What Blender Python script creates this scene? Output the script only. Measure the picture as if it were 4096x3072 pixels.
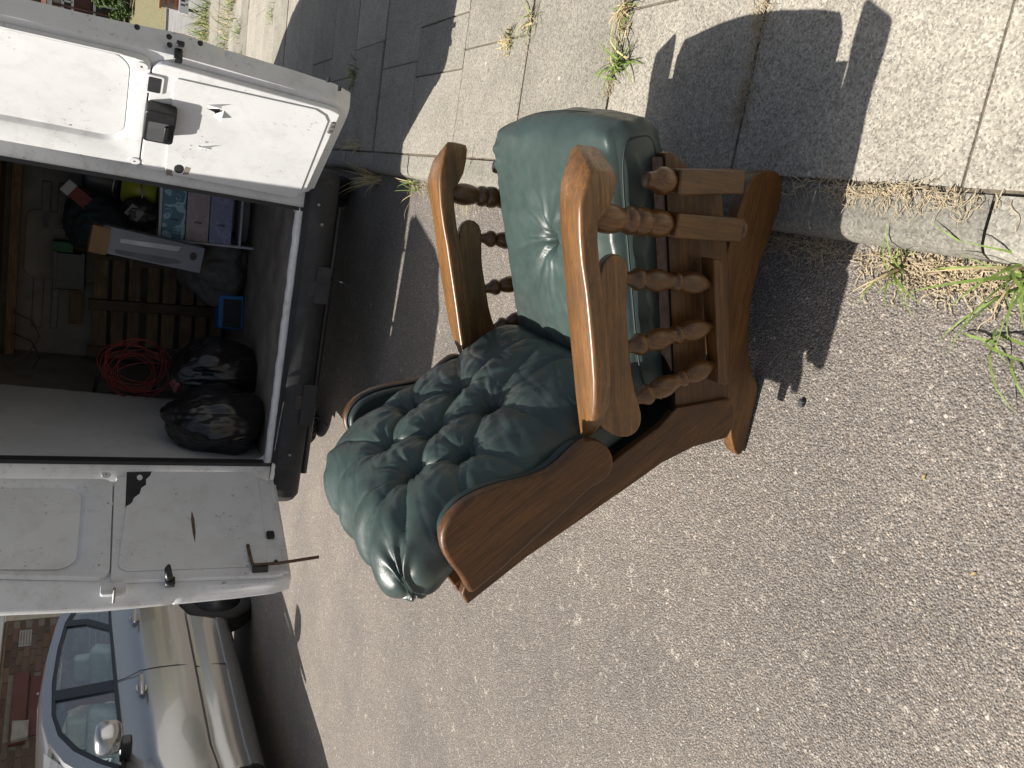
import bpy, bmesh, math, random
import numpy as np
from mathutils import Vector, Matrix, noise

# ------------------------------------------------------------------ reset
for o in list(bpy.data.objects): bpy.data.objects.remove(o, do_unlink=True)
S = bpy.context.scene
COL = S.collection
rnd = random.Random(7)

# ------------------------------------------------------------------ camera
# street frame: X across the street (towards the pavement), Y along the street, Z up
FPX, PIT, ROLL, YAW, CAMH = 3080.0, math.radians(28.0), math.radians(1.94), math.radians(15.1), 1.45
def _basis():
    fwd = np.array([0, math.cos(PIT), -math.sin(PIT)]); up = np.array([0, math.sin(PIT), math.cos(PIT)]); r = np.array([1., 0, 0])
    R = math.cos(ROLL)*r + math.sin(ROLL)*up; U = -math.sin(ROLL)*r + math.cos(ROLL)*up
    M = np.array([[math.cos(YAW), -math.sin(YAW), 0], [math.sin(YAW), math.cos(YAW), 0], [0, 0, 1]])
    return M@R, M@U, M@fwd
CR, CU, CF = _basis(); CC = np.array([0, 0, CAMH])
def _ray(x, y): return (1536-y)*CR-(x-2048)*CU+FPX*CF
def _pl(x, y, n, d):
    r = _ray(x, y); n = np.array(n, float); return CC+r*(d-n@CC)/(n@r)
def gz(x, y, z=0): return _pl(x, y, (0, 0, 1), z)
def gx(x, y, X): return _pl(x, y, (1, 0, 0), X)
def gy(x, y, Y): return _pl(x, y, (0, 1, 0), Y)

cd = bpy.data.cameras.new('camera'); cam = bpy.data.objects.new('camera', cd); COL.objects.link(cam)
cd.sensor_fit = 'HORIZONTAL'; cd.sensor_width = 36; cd.lens = 36*FPX/4096
cd.clip_start = 0.05; cd.clip_end = 2000
m = Matrix.Identity(4)
for i in range(3):
    m[i][0] = -CU[i]; m[i][1] = CR[i]; m[i][2] = -CF[i]; m[i][3] = CC[i]
cam.matrix_world = m
S.camera = cam
S.render.resolution_x = 1024; S.render.resolution_y = 768

# ------------------------------------------------------------------ light
SUN_EL = math.radians(57.0)
SUN_AZ = math.radians(-5.0)           # direction the shadows run, measured from +X towards +Y
W = bpy.data.worlds.new('World'); S.world = W; W.use_nodes = True
nt = W.node_tree; nt.nodes.clear()
sky = nt.nodes.new('ShaderNodeTexSky'); sky.sky_type = 'NISHITA'; sky.sun_disc = False
sky.sun_elevation = SUN_EL
to_sun = Vector((-math.cos(SUN_AZ)*math.cos(SUN_EL), -math.sin(SUN_AZ)*math.cos(SUN_EL), math.sin(SUN_EL)))
sky.sun_rotation = math.atan2(to_sun.x, to_sun.y)
sky.air_density = 1.0; sky.dust_density = 2.5; sky.ozone_density = 0.3
bg = nt.nodes.new('ShaderNodeBackground'); bg.inputs[1].default_value = 0.064
out = nt.nodes.new('ShaderNodeOutputWorld')
hs = nt.nodes.new('ShaderNodeHueSaturation'); hs.inputs['Saturation'].default_value = .72
nt.links.new(sky.outputs[0], hs.inputs['Color']); nt.links.new(hs.outputs[0], bg.inputs[0]); nt.links.new(bg.outputs[0], out.inputs[0])
sl = bpy.data.lights.new('sun', 'SUN'); so = bpy.data.objects.new('sun', sl); COL.objects.link(so)
sl.energy = 5.0; sl.angle = math.radians(0.53); sl.color = (1.0, 0.945, 0.865)
so.rotation_euler = to_sun.to_track_quat('Z', 'Y').to_euler()
so.location = (-6, 0, 9)
S.view_settings.view_transform = 'Standard'; S.view_settings.look = 'None'
S.view_settings.gamma = 1; S.view_settings.use_curve_mapping = False
S.view_settings.exposure = 0.58

# ------------------------------------------------------------------ materials
class NT:
    def __init__(s, name):
        s.m = bpy.data.materials.new(name); s.m.use_nodes = True; s.t = s.m.node_tree; s.t.nodes.clear()
        s.out = s.n('OutputMaterial'); s.b = s.n('BsdfPrincipled'); s.l(s.b.outputs[0], s.out.inputs[0])
        s.geo = s.n('NewGeometry'); s.pos = s.geo.outputs['Position']
    def n(s, k): return s.t.nodes.new('ShaderNode'+k)
    def l(s, a, b): s.t.links.new(a, b)
    def noise(s, scale, detail=4, rough=.55, vec=None, dist=0):
        x = s.n('TexNoise'); x.inputs['Scale'].default_value = scale; x.inputs['Detail'].default_value = detail
        x.inputs['Roughness'].default_value = rough; x.inputs['Distortion'].default_value = dist
        s.l(vec or s.pos, x.inputs['Vector']); return x.outputs['Fac']
    def voro(s, scale, feat='F1', out='Distance', vec=None, rand=1):
        x = s.n('TexVoronoi'); x.feature = feat; x.inputs['Scale'].default_value = scale; x.inputs['Randomness'].default_value = rand
        s.l(vec or s.pos, x.inputs['Vector']); return x.outputs[out]
    def ramp(s, fac, stops, interp='LINEAR'):
        r = s.n('ValToRGB'); r.color_ramp.interpolation = interp; e = r.color_ramp.elements
        while len(e) < len(stops): e.new(0.5)
        for i, (p, c) in enumerate(stops):
            e[i].position = p
            e[i].color = (c, c, c, 1) if isinstance(c, (int, float)) else (*c, 1)
        s.l(fac, r.inputs[0]); return r.outputs[0]
    def mix(s, fac, a, b, mode='MIX'):
        x = s.n('MixRGB'); x.blend_type = mode
        for k, v in ((0, fac), (1, a), (2, b)):
            if isinstance(v, (int, float)): x.inputs[k].default_value = v if k == 0 else (v, v, v, 1)
            elif isinstance(v, tuple): x.inputs[k].default_value = (*v, 1)
            else: s.l(v, x.inputs[k])
        return x.outputs[0]
    def math(s, op, a, b=None):
        x = s.n('Math'); x.operation = op
        for k, v in ((0, a), (1, b)):
            if v is None: continue
            if isinstance(v, (int, float)): x.inputs[k].default_value = v
            else: s.l(v, x.inputs[k])
        return x.outputs[0]
    def mapv(s, scale=(1, 1, 1), rot=(0, 0, 0), vec=None, loc=(0, 0, 0)):
        x = s.n('Mapping'); x.inputs['Scale'].default_value = scale; x.inputs['Rotation'].default_value = rot; x.inputs['Location'].default_value = loc
        s.l(vec or s.pos, x.inputs['Vector']); return x.outputs[0]
    def objrand(s):
        return s.n('ObjectInfo').outputs['Random']
    def set(s, **k):
        names = dict(col='Base Color', rough='Roughness', metal='Metallic', coat='Coat Weight', coatr='Coat Roughness', spec='Specular IOR Level', trans='Transmission Weight', ior='IOR', sheen='Sheen Weight')
        for a, v in k.items():
            i = s.b.inputs[names[a]]
            if isinstance(v, (int, float)): i.default_value = v
            elif isinstance(v, tuple): i.default_value = (*v, 1)
            else: s.l(v, i)
        return s
    def bump(s, h, strength=.3, dist=.01, prev=None):
        b = s.n('Bump'); b.inputs['Strength'].default_value = strength; b.inputs['Distance'].default_value = dist
        s.l(h, b.inputs['Height'])
        if prev: s.l(prev, b.inputs['Normal'])
        s.l(b.outputs[0], s.b.inputs['Normal']); return b.outputs[0]

def mul(c, k): return tuple(min(1, x*k) for x in c)

def plain(name, col, rough=.5, metal=0, var=.25, vs=8, bump=.0, bs=60, bd=.002, coat=0, dirt=None, dirt_amt=.5, dirt_scale=5, spec=.5, rv=0):
    t = NT(name); f = t.noise(vs, 5, .6)
    c = t.mix(t.ramp(f, [(.3, 0.), (.7, 1.)]), mul(col, 1-var), mul(col, 1+var*.6))
    if dirt:
        d = t.ramp(t.noise(dirt_scale, 8, .7), [(.52, 0.), (.75, dirt_amt)])
        c = t.mix(d, c, dirt)
    t.set(col=c, rough=rough, metal=metal, coat=coat, spec=spec)
    if rv: t.set(rough=t.ramp(f, [(.3, rough-rv), (.7, rough+rv)]))
    if bump: t.bump(t.noise(bs, 4, .6), bump, bd)
    return t.m

def wood(name, col, ang=0.0, vertical=False, dark=.45, rough=.38, gloss=.12):
    # grain runs along local x after turning by ang about Y (side boards) or along z for turned posts
    t = NT(name)
    v = t.mapv((1, 1, 1), (0, ang, 0))
    off = t.n('VectorMath'); off.operation = 'ADD'; t.l(v, off.inputs[0])
    cx = t.n('CombineXYZ'); r = t.math('MULTIPLY', t.objrand(), 7.3); t.l(r, cx.inputs[0]); t.l(r, cx.inputs[1]); t.l(r, cx.inputs[2])
    t.l(cx.outputs[0], off.inputs[1]); v = off.outputs[0]
    broad = t.noise(1, 5, .6, t.mapv((2.0, 14, 14), vec=v), .6)
    fine = t.noise(1, 4, .7, t.mapv((7, 190, 190), vec=v), .2)
    pores = t.noise(1, 2, .6, t.mapv((40, 700, 700), vec=v))
    c = t.ramp(broad, [(.28, mul(col, dark*.85)), (.5, col), (.72, mul(col, 1.4))])
    c = t.mix(t.ramp(fine, [(.36, .8), (.58, 0.)]), c, mul(col, dark*.75))
    c = t.mix(t.ramp(pores, [(.35, .5), (.5, 0.)]), c, mul(col, dark*.5))
    wear = t.ramp(t.noise(9, 8, .75), [(.60, 0.), (.80, .35)])
    c = t.mix(wear, c, mul(col, 1.7))
    scr = t.ramp(t.noise(1, 3, .85, t.mapv((26, 26, 120), (.4, .9, .2))), [(.69, 0.), (.725, .55)]); c = t.mix(scr, c, mul((col[0], col[1]*1.12, col[2]*1.6), 2.0))
    gr = t.ramp(t.noise(5.5, 7, .75, t.mapv((1, 1, 1), loc=(2, 7, 3))), [(.48, 0.), (.70, .6)]); c = t.mix(gr, c, mul(col, .38))
    t.set(col=c, rough=t.mix(gr, t.ramp(fine, [(.3, rough+.14), (.7, rough-.06)]), rough+.28), coat=gloss, coatr=.30)
    t.bump(fine, .18, .0012)
    return t.m

def leather(name, col, rough=.36):
    t = NT(name)
    big = t.noise(6, 5, .6)
    c = t.mix(t.ramp(big, [(.3, 0.), (.7, 1.)]), mul(col, .82), mul(col, 1.2))
    brn = t.ramp(t.noise(4.5, 6, .7, t.mapv((1, 1, 1), loc=(3, 1, 2))), [(.45, 0.), (.70, .55)]); c = t.mix(brn, c, (col[0]*1.05, col[0]*1.05, col[0]*.98))
    worn = t.ramp(t.noise(26, 8, .75), [(.60, 0.), (.78, .22)])
    c = t.mix(worn, c, mul(col, 2.2))
    t.set(col=c, rough=t.ramp(t.noise(35, 5, .6), [(.3, rough-.07), (.7, rough+.12)]), spec=.55)
    h = t.bump(t.voro(900, 'DISTANCE_TO_EDGE'), .22, .0006)
    t.bump(t.noise(55, 6, .65), .22, .004, h)
    return t.m

def asphalt(name):
    t = NT(name)
    d1 = t.voro(185, 'F1', 'Color'); e1 = t.voro(185, 'F1', 'Distance')
    d2 = t.voro(380, 'F1', 'Color')
    sep = t.n('SeparateColor'); t.l(d1, sep.inputs[0]); sep2 = t.n('SeparateColor'); t.l(d2, sep2.inputs[0])
    stone = t.ramp(sep.outputs[0], [(0, (.125, .115, .105)), (.45, (.20, .185, .168)), (.72, (.26, .245, .225)), (.92, (.34, .32, .29)), (1, (.44, .42, .38))])
    tint = t.ramp(sep.outputs[1], [(0, (.92, .96, 1.04)), (.6, (1, 1, 1)), (1, (1.12, 1.0, .88))])
    stone = t.mix(1, stone, tint, 'MULTIPLY')
    fine = t.ramp(sep2.outputs[0], [(0, (.10, .092, .085)), (.6, (.19, .175, .16)), (1, (.36, .335, .30))])
    c = t.mix(t.ramp(t.noise(160, 3, .6), [(.42, 0.), (.52, 1.)]), stone, fine)
    # gaps between the stones
    gap = t.ramp(t.voro(185, 'DISTANCE_TO_EDGE'), [(0, .75), (.09, 0.)])
    c = t.mix(gap, c, (.075, .069, .063))
    # scattered larger pale and dark stones
    bsep = t.n('SeparateColor'); t.l(t.voro(62, 'F1', 'Color'), bsep.inputs[0]); bd_ = t.voro(62, 'F1', 'Distance')
    big = t.math('MULTIPLY', t.ramp(bsep.outputs[0], [(.84, 0.), (.85, .8)]), t.ramp(t.math('ADD', bd_, t.math('MULTIPLY', t.noise(140, 2, .5), .22)), [(.32, 1.), (.44, 0.)]))
    c = t.mix(big, c, t.ramp(bsep.outputs[1], [(0, (.13, .13, .135)), (.35, (.30, .28, .25)), (.7, (.40, .375, .335)), (1, (.50, .47, .425))]))
    rs_ = t.ramp(t.noise(2.3, 6, .7, t.mapv((1, 1, 1), loc=(9, 4, 0))), [(.68, 0.), (.78, .35)]); c = t.mix(rs_, c, (.24, .15, .09))
    # pale lichen blotches
    li = t.math('MULTIPLY', t.ramp(t.noise(19, 6, .75), [(.60, 0.), (.67, 1.)]), t.ramp(t.noise(170, 3, .6), [(.43, 0.), (.53, .85)]))
    c = t.mix(li, c, (.52, .50, .44))
    pat = t.ramp(t.noise(1.4, 6, .62), [(.3, (.80, .80, .81)), (.7, (1.16, 1.14, 1.11))])
    c = t.mix(1, c, pat, 'MULTIPLY')
    st = t.ramp(t.noise(3.1, 7, .7, t.mapv((1, 1, 1), loc=(5, 2, 0))), [(.66, 0.), (.76, .45)])
    c = t.mix(st, c, (.115, .105, .095))
    c = t.mix(1, c, (1.12, 1.085, 1.045), 'MULTIPLY')
    t.set(col=c, rough=.88, spec=.3)
    h = t.math('ADD', t.math('MULTIPLY', t.ramp(e1, [(0, 1.), (.7, 0.)]), 1.0), t.math('MULTIPLY', t.noise(45, 4, .6), 1.2))
    t.bump(h, .75, .006)
    return t.m

def concrete(name, col, speck=.5, agg=170, moss=.3):
    t = NT(name)
    r = t.objrand()
    sep = t.n('SeparateColor'); t.l(t.voro(agg, 'F1', 'Color'), sep.inputs[0])
    sp = t.ramp(sep.outputs[0], [(0, mul(col, 1-speck*.85)), (.35, mul(col, .85)), (.7, mul(col, 1.1)), (1, mul(col, 1+speck*.75))])
    n2 = t.ramp(t.noise(330, 3, .6), [(.35, mul(col, .62)), (.6, mul(col, 1.18))])
    c = t.mix(.45, sp, n2)
    br = t.ramp(r, [(0, .78), (1, 1.14)]); c = t.mix(1, c, br, 'MULTIPLY')
    blot = t.ramp(t.noise(3.5, 8, .7), [(.3, .80), (.65, 1.1)]); c = t.mix(1, c, blot, 'MULTIPLY')
    st = t.ramp(t.noise(8, 8, .75), [(.56, 0.), (.74, moss)]); c = t.mix(st, c, mul((col[0]*.8, col[1]*.82, col[2]*.72), .5))
    gs = t.n('SeparateColor'); t.l(t.voro(5.5, 'F1', 'Color'), gs.inputs[0]); gum = t.math('MULTIPLY', t.ramp(gs.outputs[0], [(.62, 0.), (.63, .7)]), t.ramp(t.voro(5.5, 'F1', 'Distance'), [(.045, 1.), (.075, 0.)])); c = t.mix(gum, c, mul(col, .42))
    ws = t.n('SeparateColor'); t.l(t.voro(11, 'F1', 'Color'), ws.inputs[0]); wsp = t.math('MULTIPLY', t.ramp(ws.outputs[0], [(.70, 0.), (.71, .75)]), t.ramp(t.voro(11, 'F1', 'Distance'), [(.05, 1.), (.09, 0.)])); c = t.mix(wsp, c, mul(col, 1.9))
    t.set(col=c, rough=.9, spec=.3)
    t.bump(t.math('ADD', t.noise(240, 3, .6), t.math('MULTIPLY', t.noise(40, 4, .6), .7)), .5, .003)
    return t.m

def van_white(name, dirt=.5, rust=.35):
    t = NT(name)
    c = t.mix(t.ramp(t.noise(3, 6, .6), [(.3, 0.), (.7, 1.)]), (.63, .635, .64), (.735, .74, .745))
    g = t.ramp(t.noise(7, 9, .75), [(.50, 0.), (.74, dirt)]); c = t.mix(g, c, (.36, .35, .32))
    sc = t.ramp(t.noise(1, 6, .8, t.mapv((30, 30, 260))), [(.66, 0.), (.72, .6)]); c = t.mix(sc, c, (.25, .24, .23))
    mk_ = t.ramp(t.noise(16, 10, .8, t.mapv((1, 1, 1), loc=(4, 4, 1))), [(.63, 0.), (.68, rust*.9)]); c = t.mix(mk_, c, (.30, .27, .23))
    ch = t.math('MULTIPLY', t.ramp(t.noise(4, 4, .6, t.mapv((1, 1, 1), loc=(1, 8, 5))), [(.50, 0.), (.60, 1.)]), t.ramp(t.noise(38, 5, .75), [(.60, 0.), (.64, .85)])); c = t.mix(ch, c, (.17, .13, .10))
    s2 = t.ramp(t.noise(60, 3, .9), [(.68, 0.), (.73, rust)]); c = t.mix(s2, c, (.16, .12, .09))
    t.set(col=c, rough=.5, spec=.4)
    t.bump(t.noise(1, 5, .6, t.mapv((50, 50, 9))), .12, .003)
    return t.m

M = {}
M['asphalt'] = asphalt('asphalt')
M['slab'] = concrete('paving_concrete', (.325, .302, .252), .9, 220, .55)
M['kerb'] = concrete('kerb_concrete', (.265, .25, .212), .7, 190, .6)
M['soil'] = plain('joint_soil', (.15, .128, .095), .95, var=.5, vs=60, bump=.6, bs=120, bd=.01)
M['ground'] = plain('verge_ground', (.20, .18, .13), .95, var=.4, vs=3, bump=.5, bs=40, bd=.02)
WC = (.172, .070, .0125)
M['wood'] = wood('varnished_wood', WC)
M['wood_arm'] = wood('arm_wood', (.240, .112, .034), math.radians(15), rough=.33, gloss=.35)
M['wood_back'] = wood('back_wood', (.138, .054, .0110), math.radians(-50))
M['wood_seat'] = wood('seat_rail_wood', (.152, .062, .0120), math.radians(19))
M['wood_turn'] = wood('turned_wood', (.162, .066, .0125), math.radians(90), rough=.32, gloss=.35)
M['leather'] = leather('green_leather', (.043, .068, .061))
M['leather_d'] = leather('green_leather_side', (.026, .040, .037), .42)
M['piping'] = plain('leather_piping', (.014, .024, .024), .6, var=.2, vs=50)
M['redcloth'] = plain('red_webbing', (.16, .035, .025), .8, var=.3, vs=60)
M['white'] = van_white('van_white_paint', .55, .5)
M['white_worn'] = van_white('worn_white_paint', .8, .8)
M['white_panel'] = van_white('white_hardboard', .38, .4)
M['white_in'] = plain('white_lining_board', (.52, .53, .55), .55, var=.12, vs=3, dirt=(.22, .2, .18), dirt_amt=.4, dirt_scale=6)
M['black'] = plain('black_plastic', (.018, .018, .02), .38, var=.3, vs=30, bump=.1, bs=200)
M['bumper'] = plain('bumper_plastic', (.024, .025, .028), .72, var=.25, vs=12, dirt=(.08, .075, .07), dirt_amt=.5, dirt_scale=9, bump=.15, bs=300, bd=.001)
M['rubber'] = plain('tyre_rubber', (.022, .021, .021), .8, var=.3, vs=20, dirt=(.09, .08, .07), dirt_amt=.35, dirt_scale=12)
M['steel'] = plain('bare_steel', (.35, .34, .33), .4, metal=.9, var=.3, vs=25)
M['rusty'] = plain('rusty_steel', (.14, .085, .055), .7, metal=.3, var=.4, vs=40)
M['seal'] = plain('dark_seal', (.02, .02, .022), .6)
M['ply'] = plain('worn_plywood', (.26, .225, .19), .75, var=.35, vs=6, dirt=(.06, .05, .045), dirt_amt=.7, dirt_scale=4, bump=.3, bs=60, bd=.003)
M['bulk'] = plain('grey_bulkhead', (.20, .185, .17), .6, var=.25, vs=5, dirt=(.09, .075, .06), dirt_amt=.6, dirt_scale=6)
M['timber'] = wood('rough_timber', (.22, .14, .08), 0, dark=.6, rough=.7, gloss=0)
M['bag'] = plain('bin_bag_plastic', (.010, .010, .012), .26, var=.3, vs=20, spec=.6)
M['cord'] = plain('red_cable', (.26, .03, .028), .45, var=.2, vs=20)

# ------------------------------------------------------------------ geometry helpers
def tag(o, label=None, cat=None, group=None, kind=None):
    if label: o['label'] = label
    if cat: o['category'] = cat
    if group: o['group'] = group
    if kind: o['kind'] = kind
    return o

def thing(name, loc, label, cat, group=None, rot=(0, 0, 0)):
    o = bpy.data.objects.new(name, None); COL.objects.link(o)
    o.location = loc; o.rotation_euler = rot; o.empty_display_size = .1
    return tag(o, label, cat, group)

def world_loc(p):
    v = Vector((0, 0, 0))
    while p is not None: v = v+p.location; p = p.parent
    return v

def mesh(name, verts, faces, mat, parent=None, smooth=False, bevel=0, seg=2, local=False, mats=None, fmat=None, auto=None):
    """verts are given in world coordinates unless local; a child's verts are moved to its thing's base"""
    me = bpy.data.meshes.new(name)
    V = [tuple(v) for v in verts]
    loc = Vector((0, 0, 0))
    if not local:
        if parent is not None: base = world_loc(parent)
        else:
            a = np.array(V); base = Vector(((a[:, 0].min()+a[:, 0].max())/2, (a[:, 1].min()+a[:, 1].max())/2, a[:, 2].min())); loc = base
        V = [(v[0]-base[0], v[1]-base[1], v[2]-base[2]) for v in V]
    me.from_pydata(V, [], [tuple(f) for f in faces])
    me.validate()
    bm = bmesh.new(); bm.from_mesh(me); bmesh.ops.recalc_face_normals(bm, faces=bm.faces); bm.to_mesh(me); bm.free()
    for mm in (mats or [mat]): me.materials.append(mm)
    if fmat:
        for p, k in zip(me.polygons, fmat): p.material_index = k
    if smooth:
        for p in me.polygons: p.use_smooth = True
    o = bpy.data.objects.new(name, me); COL.objects.link(o); o.location = loc
    if parent is not None: o.parent = parent
    if bevel:
        b = o.modifiers.new('bevel', 'BEVEL'); b.width = bevel; b.segments = seg; b.limit_method = 'ANGLE'; b.angle_limit = math.radians(35); b.harden_normals = False
        if seg > 1:
            for p in me.polygons: p.use_smooth = True
            try: me.set_sharp_from_angle(angle=math.radians(38))
            except Exception: pass
    elif auto:
        for p in me.polygons: p.use_smooth = True
        me.set_sharp_from_angle(angle=math.radians(auto))
    return o

BOXF = [(0, 1, 3, 2), (4, 6, 7, 5), (0, 4, 5, 1), (2, 3, 7, 6), (0, 2, 6, 4), (1, 5, 7, 3)]
def boxv(c, s, R=None):
    o = []
    for a in (-.5, .5):
        for b in (-.5, .5):
            for d in (-.5, .5):
                v = Vector((a*s[0], b*s[1], d*s[2]))
                if R is not None: v = R@v
                o.append(tuple(v+Vector(c)))
    return o
def box(name, c, s, mat, parent=None, R=None, bevel=0, seg=2, **k):
    return mesh(name, boxv(c, s, R), BOXF, mat, parent, bevel=bevel, seg=seg, **k)
def boxes(name, lst, mat, parent=None, bevel=0, seg=1, **k):
    V = []; F = []
    for it in lst:
        n = len(V); V += boxv(*it); F += [tuple(i+n for i in f) for f in BOXF]
    return mesh(name, V, F, mat, parent, bevel=bevel, seg=seg, **k)

def prism(name, poly, f0, f1, mat, parent=None, bevel=.004, seg=2, **k):
    """poly: 2D points; f0/f1 map a 2D point to the two faces in 3D"""
    n = len(poly); V = [f0(*p) for p in poly]+[f1(*p) for p in poly]
    F = [tuple(range(n)), tuple(range(2*n-1, n-1, -1))]+[(i, (i+1) % n, n+(i+1) % n, n+i) for i in range(n)]
    return mesh(name, V, F, mat, parent, bevel=bevel, seg=seg, **k)
def side_board(name, poly, y0, y1, mat, parent=None, bevel=.006, seg=3, **k):
    return prism(name, poly, lambda x, z: (x, y0, z), lambda x, z: (x, y1, z), mat, parent, bevel, seg, **k)

def smooth_poly(p, it=2, closed=True):
    for _ in range(it):
        q = []
        n = len(p)
        rng = range(n) if closed else range(n-1)
        if not closed: q.append(p[0])
        for i in rng:
            a = np.array(p[i], float); b = np.array(p[(i+1) % n], float)
            q += [tuple(a*.75+b*.25), tuple(a*.25+b*.75)]
        if not closed: q.append(p[-1])
        p = q
    return p

def loft(name, rings, mat, parent=None, caps=True, closed=True, smooth=True, auto=None, **k):
    V = []; F = []; n = len(rings[0])
    for r in rings: V += [tuple(x) for x in r]
    for i in range(len(rings)-1):
        for j in range(n if closed else n-1):
            a = i*n+j; b = i*n+(j+1) % n
            F.append((a, b, b+n, a+n))
    if caps and closed:
        if caps != 'end': F.append(tuple(range(n)))
        F.append(tuple(range((len(rings)-1)*n, len(rings)*n))[::-1])
    return mesh(name, V, F, mat, parent, smooth=smooth and not auto, auto=auto, **k)

def tube_rings(pts, r, n=8):
    pts = [Vector(p) for p in pts]; rings = []
    prev = None
    for i, p in enumerate(pts):
        t = (pts[min(i+1, len(pts)-1)]-pts[max(i-1, 0)])
        if t.length < 1e-9: t = Vector((0, 0, 1))
        t.normalize()
        if prev is None:
            u = t.orthogonal().normalized()
        else:
            u = (prev-t*prev.dot(t))
            u = u.normalized() if u.length > 1e-6 else t.orthogonal().normalized()
        prev = u; w = t.cross(u)
        rr = r[i] if isinstance(r, (list, tuple)) else r
        rings.append([p+(u*math.cos(2*math.pi*k/n)+w*math.sin(2*math.pi*k/n))*rr for k in range(n)])
    return rings
def tube(name, pts, r, mat, parent=None, n=8, **k): return loft(name, tube_rings(pts, r, n), mat, parent, **k)

def lathe_rings(a, b, prof, n=20):
    """prof: list of (t along a->b in 0..1, radius)"""
    a = Vector(a); b = Vector(b); d = b-a; t = d.normalized(); u = t.orthogonal().normalized(); w = t.cross(u)
    return [[a+d*tt+(u*math.cos(2*math.pi*k/n)+w*math.sin(2*math.pi*k/n))*max(r, 1e-4) for k in range(n)] for tt, r in prof]
def lathe(name, a, b, prof, mat, parent=None, n=20, **k): return loft(name, lathe_rings(a, b, prof, n), mat, parent, **k)

def sm_prof(pts, it=2):
    return smooth_poly(pts, it, closed=False)

def rbox_mesh(size, r, n, fn=None):
    """rounded box as a fine grid; returns verts, faces, centred on the origin; fn(v, nrm) moves the points"""
    bm = bmesh.new(); bmesh.ops.create_cube(bm, size=2.0)
    bmesh.ops.subdivide_edges(bm, edges=bm.edges[:], cuts=n, use_grid_fill=True)
    h = Vector(size)/2; rr = Vector(r) if not isinstance(r, (int, float)) else Vector((r, r, r))
    inn = h-rr
    for v in bm.verts:
        p = Vector((v.co.x*h.x, v.co.y*h.y, v.co.z*h.z))
        q = Vector([max(-inn[i], min(inn[i], p[i])) for i in range(3)])
        d = Vector([(p[i]-q[i])/rr[i] for i in range(3)])
        if d.length > 1e-6:
            nn = d.normalized(); v.co = q+Vector([nn[i]*rr[i] for i in range(3)])
        else: v.co = p
    bm.normal_update()
    if fn:
        new = [fn(v.co.copy(), v.normal.copy()) for v in bm.verts]
        for v, c in zip(bm.verts, new): v.co = c
    V = [tuple(v.co) for v in bm.verts]; F = [tuple(x.index for x in f.verts) for f in bm.faces]
    bm.free(); return V, F

def ridged(p, sc, seed=0):
    return 1-abs(noise.noise(Vector(p)*sc+Vector((seed, seed*1.7, seed*.3))))*2

# ================================================================== SETTING
KZ = .075                                    # height of the pavement above the gutter
def road_z(x):
    if x > -.35: return 0.0
    if x > -2.3: return .062*(1-math.cos(math.pi*(-x-.35)/1.95))/2
    return .062*(1+math.cos(math.pi*(-x-2.3)/4.2))/2 if x > -6.5 else 0
xs = [-6.50+6.53*i/40 for i in range(41)]; ys = [-4, -1, 0, 1, 2, 3, 4, 5, 6, 8, 11, 15, 20, 28, 40, 60]
V = [(x, y, road_z(x)) for y in ys for x in xs]
F = [(j*41+i, j*41+i+1, (j+1)*41+i+1, (j+1)*41+i) for j in range(len(ys)-1) for i in range(40)]
tag(mesh('road', V, F, M['asphalt'], smooth=True), kind='structure')
g = mesh('ground', [(-900, -900, -.06), (900, -900, -.06), (900, 900, -.06), (-900, 900, -.06)], [(0, 1, 2, 3)], M['ground'])
tag(g, kind='structure')

# right-hand pavement: bedding, then every slab on its own
pave = thing('pavement', (.14, 0, 0), None, None); pave['kind'] = 'structure'
mesh('bedding', [(.13, -2.2, KZ-.006), (4.2, -2.2, KZ-.006), (4.2, 15.9, KZ-.006), (.13, 15.9, KZ-.006),
                 (.13, -2.2, -.05), (4.2, -2.2, -.05), (4.2, 15.9, -.05), (.13, 15.9, -.05)],
     [(0, 1, 2, 3), (7, 6, 5, 4), (0, 4, 5, 1), (1, 5, 6, 2), (2, 6, 7, 3), (3, 7, 4, 0)], M['soil'], pave)
def slab_mesh():
    c = .012; V = []
    for z, i in ((-1, 0), (-c*3, 0), (-c*.9, .18), (0, 1)):
        e = .5-(i*.008)
        V += [(-e, -e, z), (e, -e, z), (e, e, z), (-e, e, z)]
    F = [(3, 2, 1, 0), (12, 13, 14, 15)]
    for k in range(3): F += [(k*4+j, k*4+(j+1) % 4, k*4+4+(j+1) % 4, k*4+4+j) for j in range(4)]
    me = bpy.data.meshes.new('paving_slab'); me.from_pydata(V, [], F); me.materials.append(M['slab']); return me
SM = slab_mesh()
def slab(x0, x1, y0, y1, dz=0.0, tx=0.0, ty=0.0):
    o = bpy.data.objects.new('paving_slab', SM); COL.objects.link(o); o.parent = pave
    o.location = ((x0+x1)/2-.14, (y0+y1)/2, KZ+dz); o.scale = (x1-x0, y1-y0, .05)
    o.rotation_euler = (tx, ty, 0)
nsl = 0
for k in range(-4, 24):
    y0 = .935+.62*k; y1 = y0+.62
    first = .607 if k % 2 else .766
    cuts = [.146, first]
    while cuts[-1] < 4.0: cuts.append(cuts[-1]+.90)
    if k == 4: cuts.insert(1, .528)
    if y0 < 1.2: cuts = [c for c in cuts if c < 2.5]
    for a, b in zip(cuts[:-1], cuts[1:]):
        j = .0028+rnd.random()*.002
        jj = .018 if k == 5 else (.008 if k in (0, 2) else j)
        slab(a+j, b-j, y0+j, y1-jj, rnd.uniform(-.004, .003), rnd.uniform(-.006, .006), rnd.uniform(-.004, .004)); nsl += 1

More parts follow.
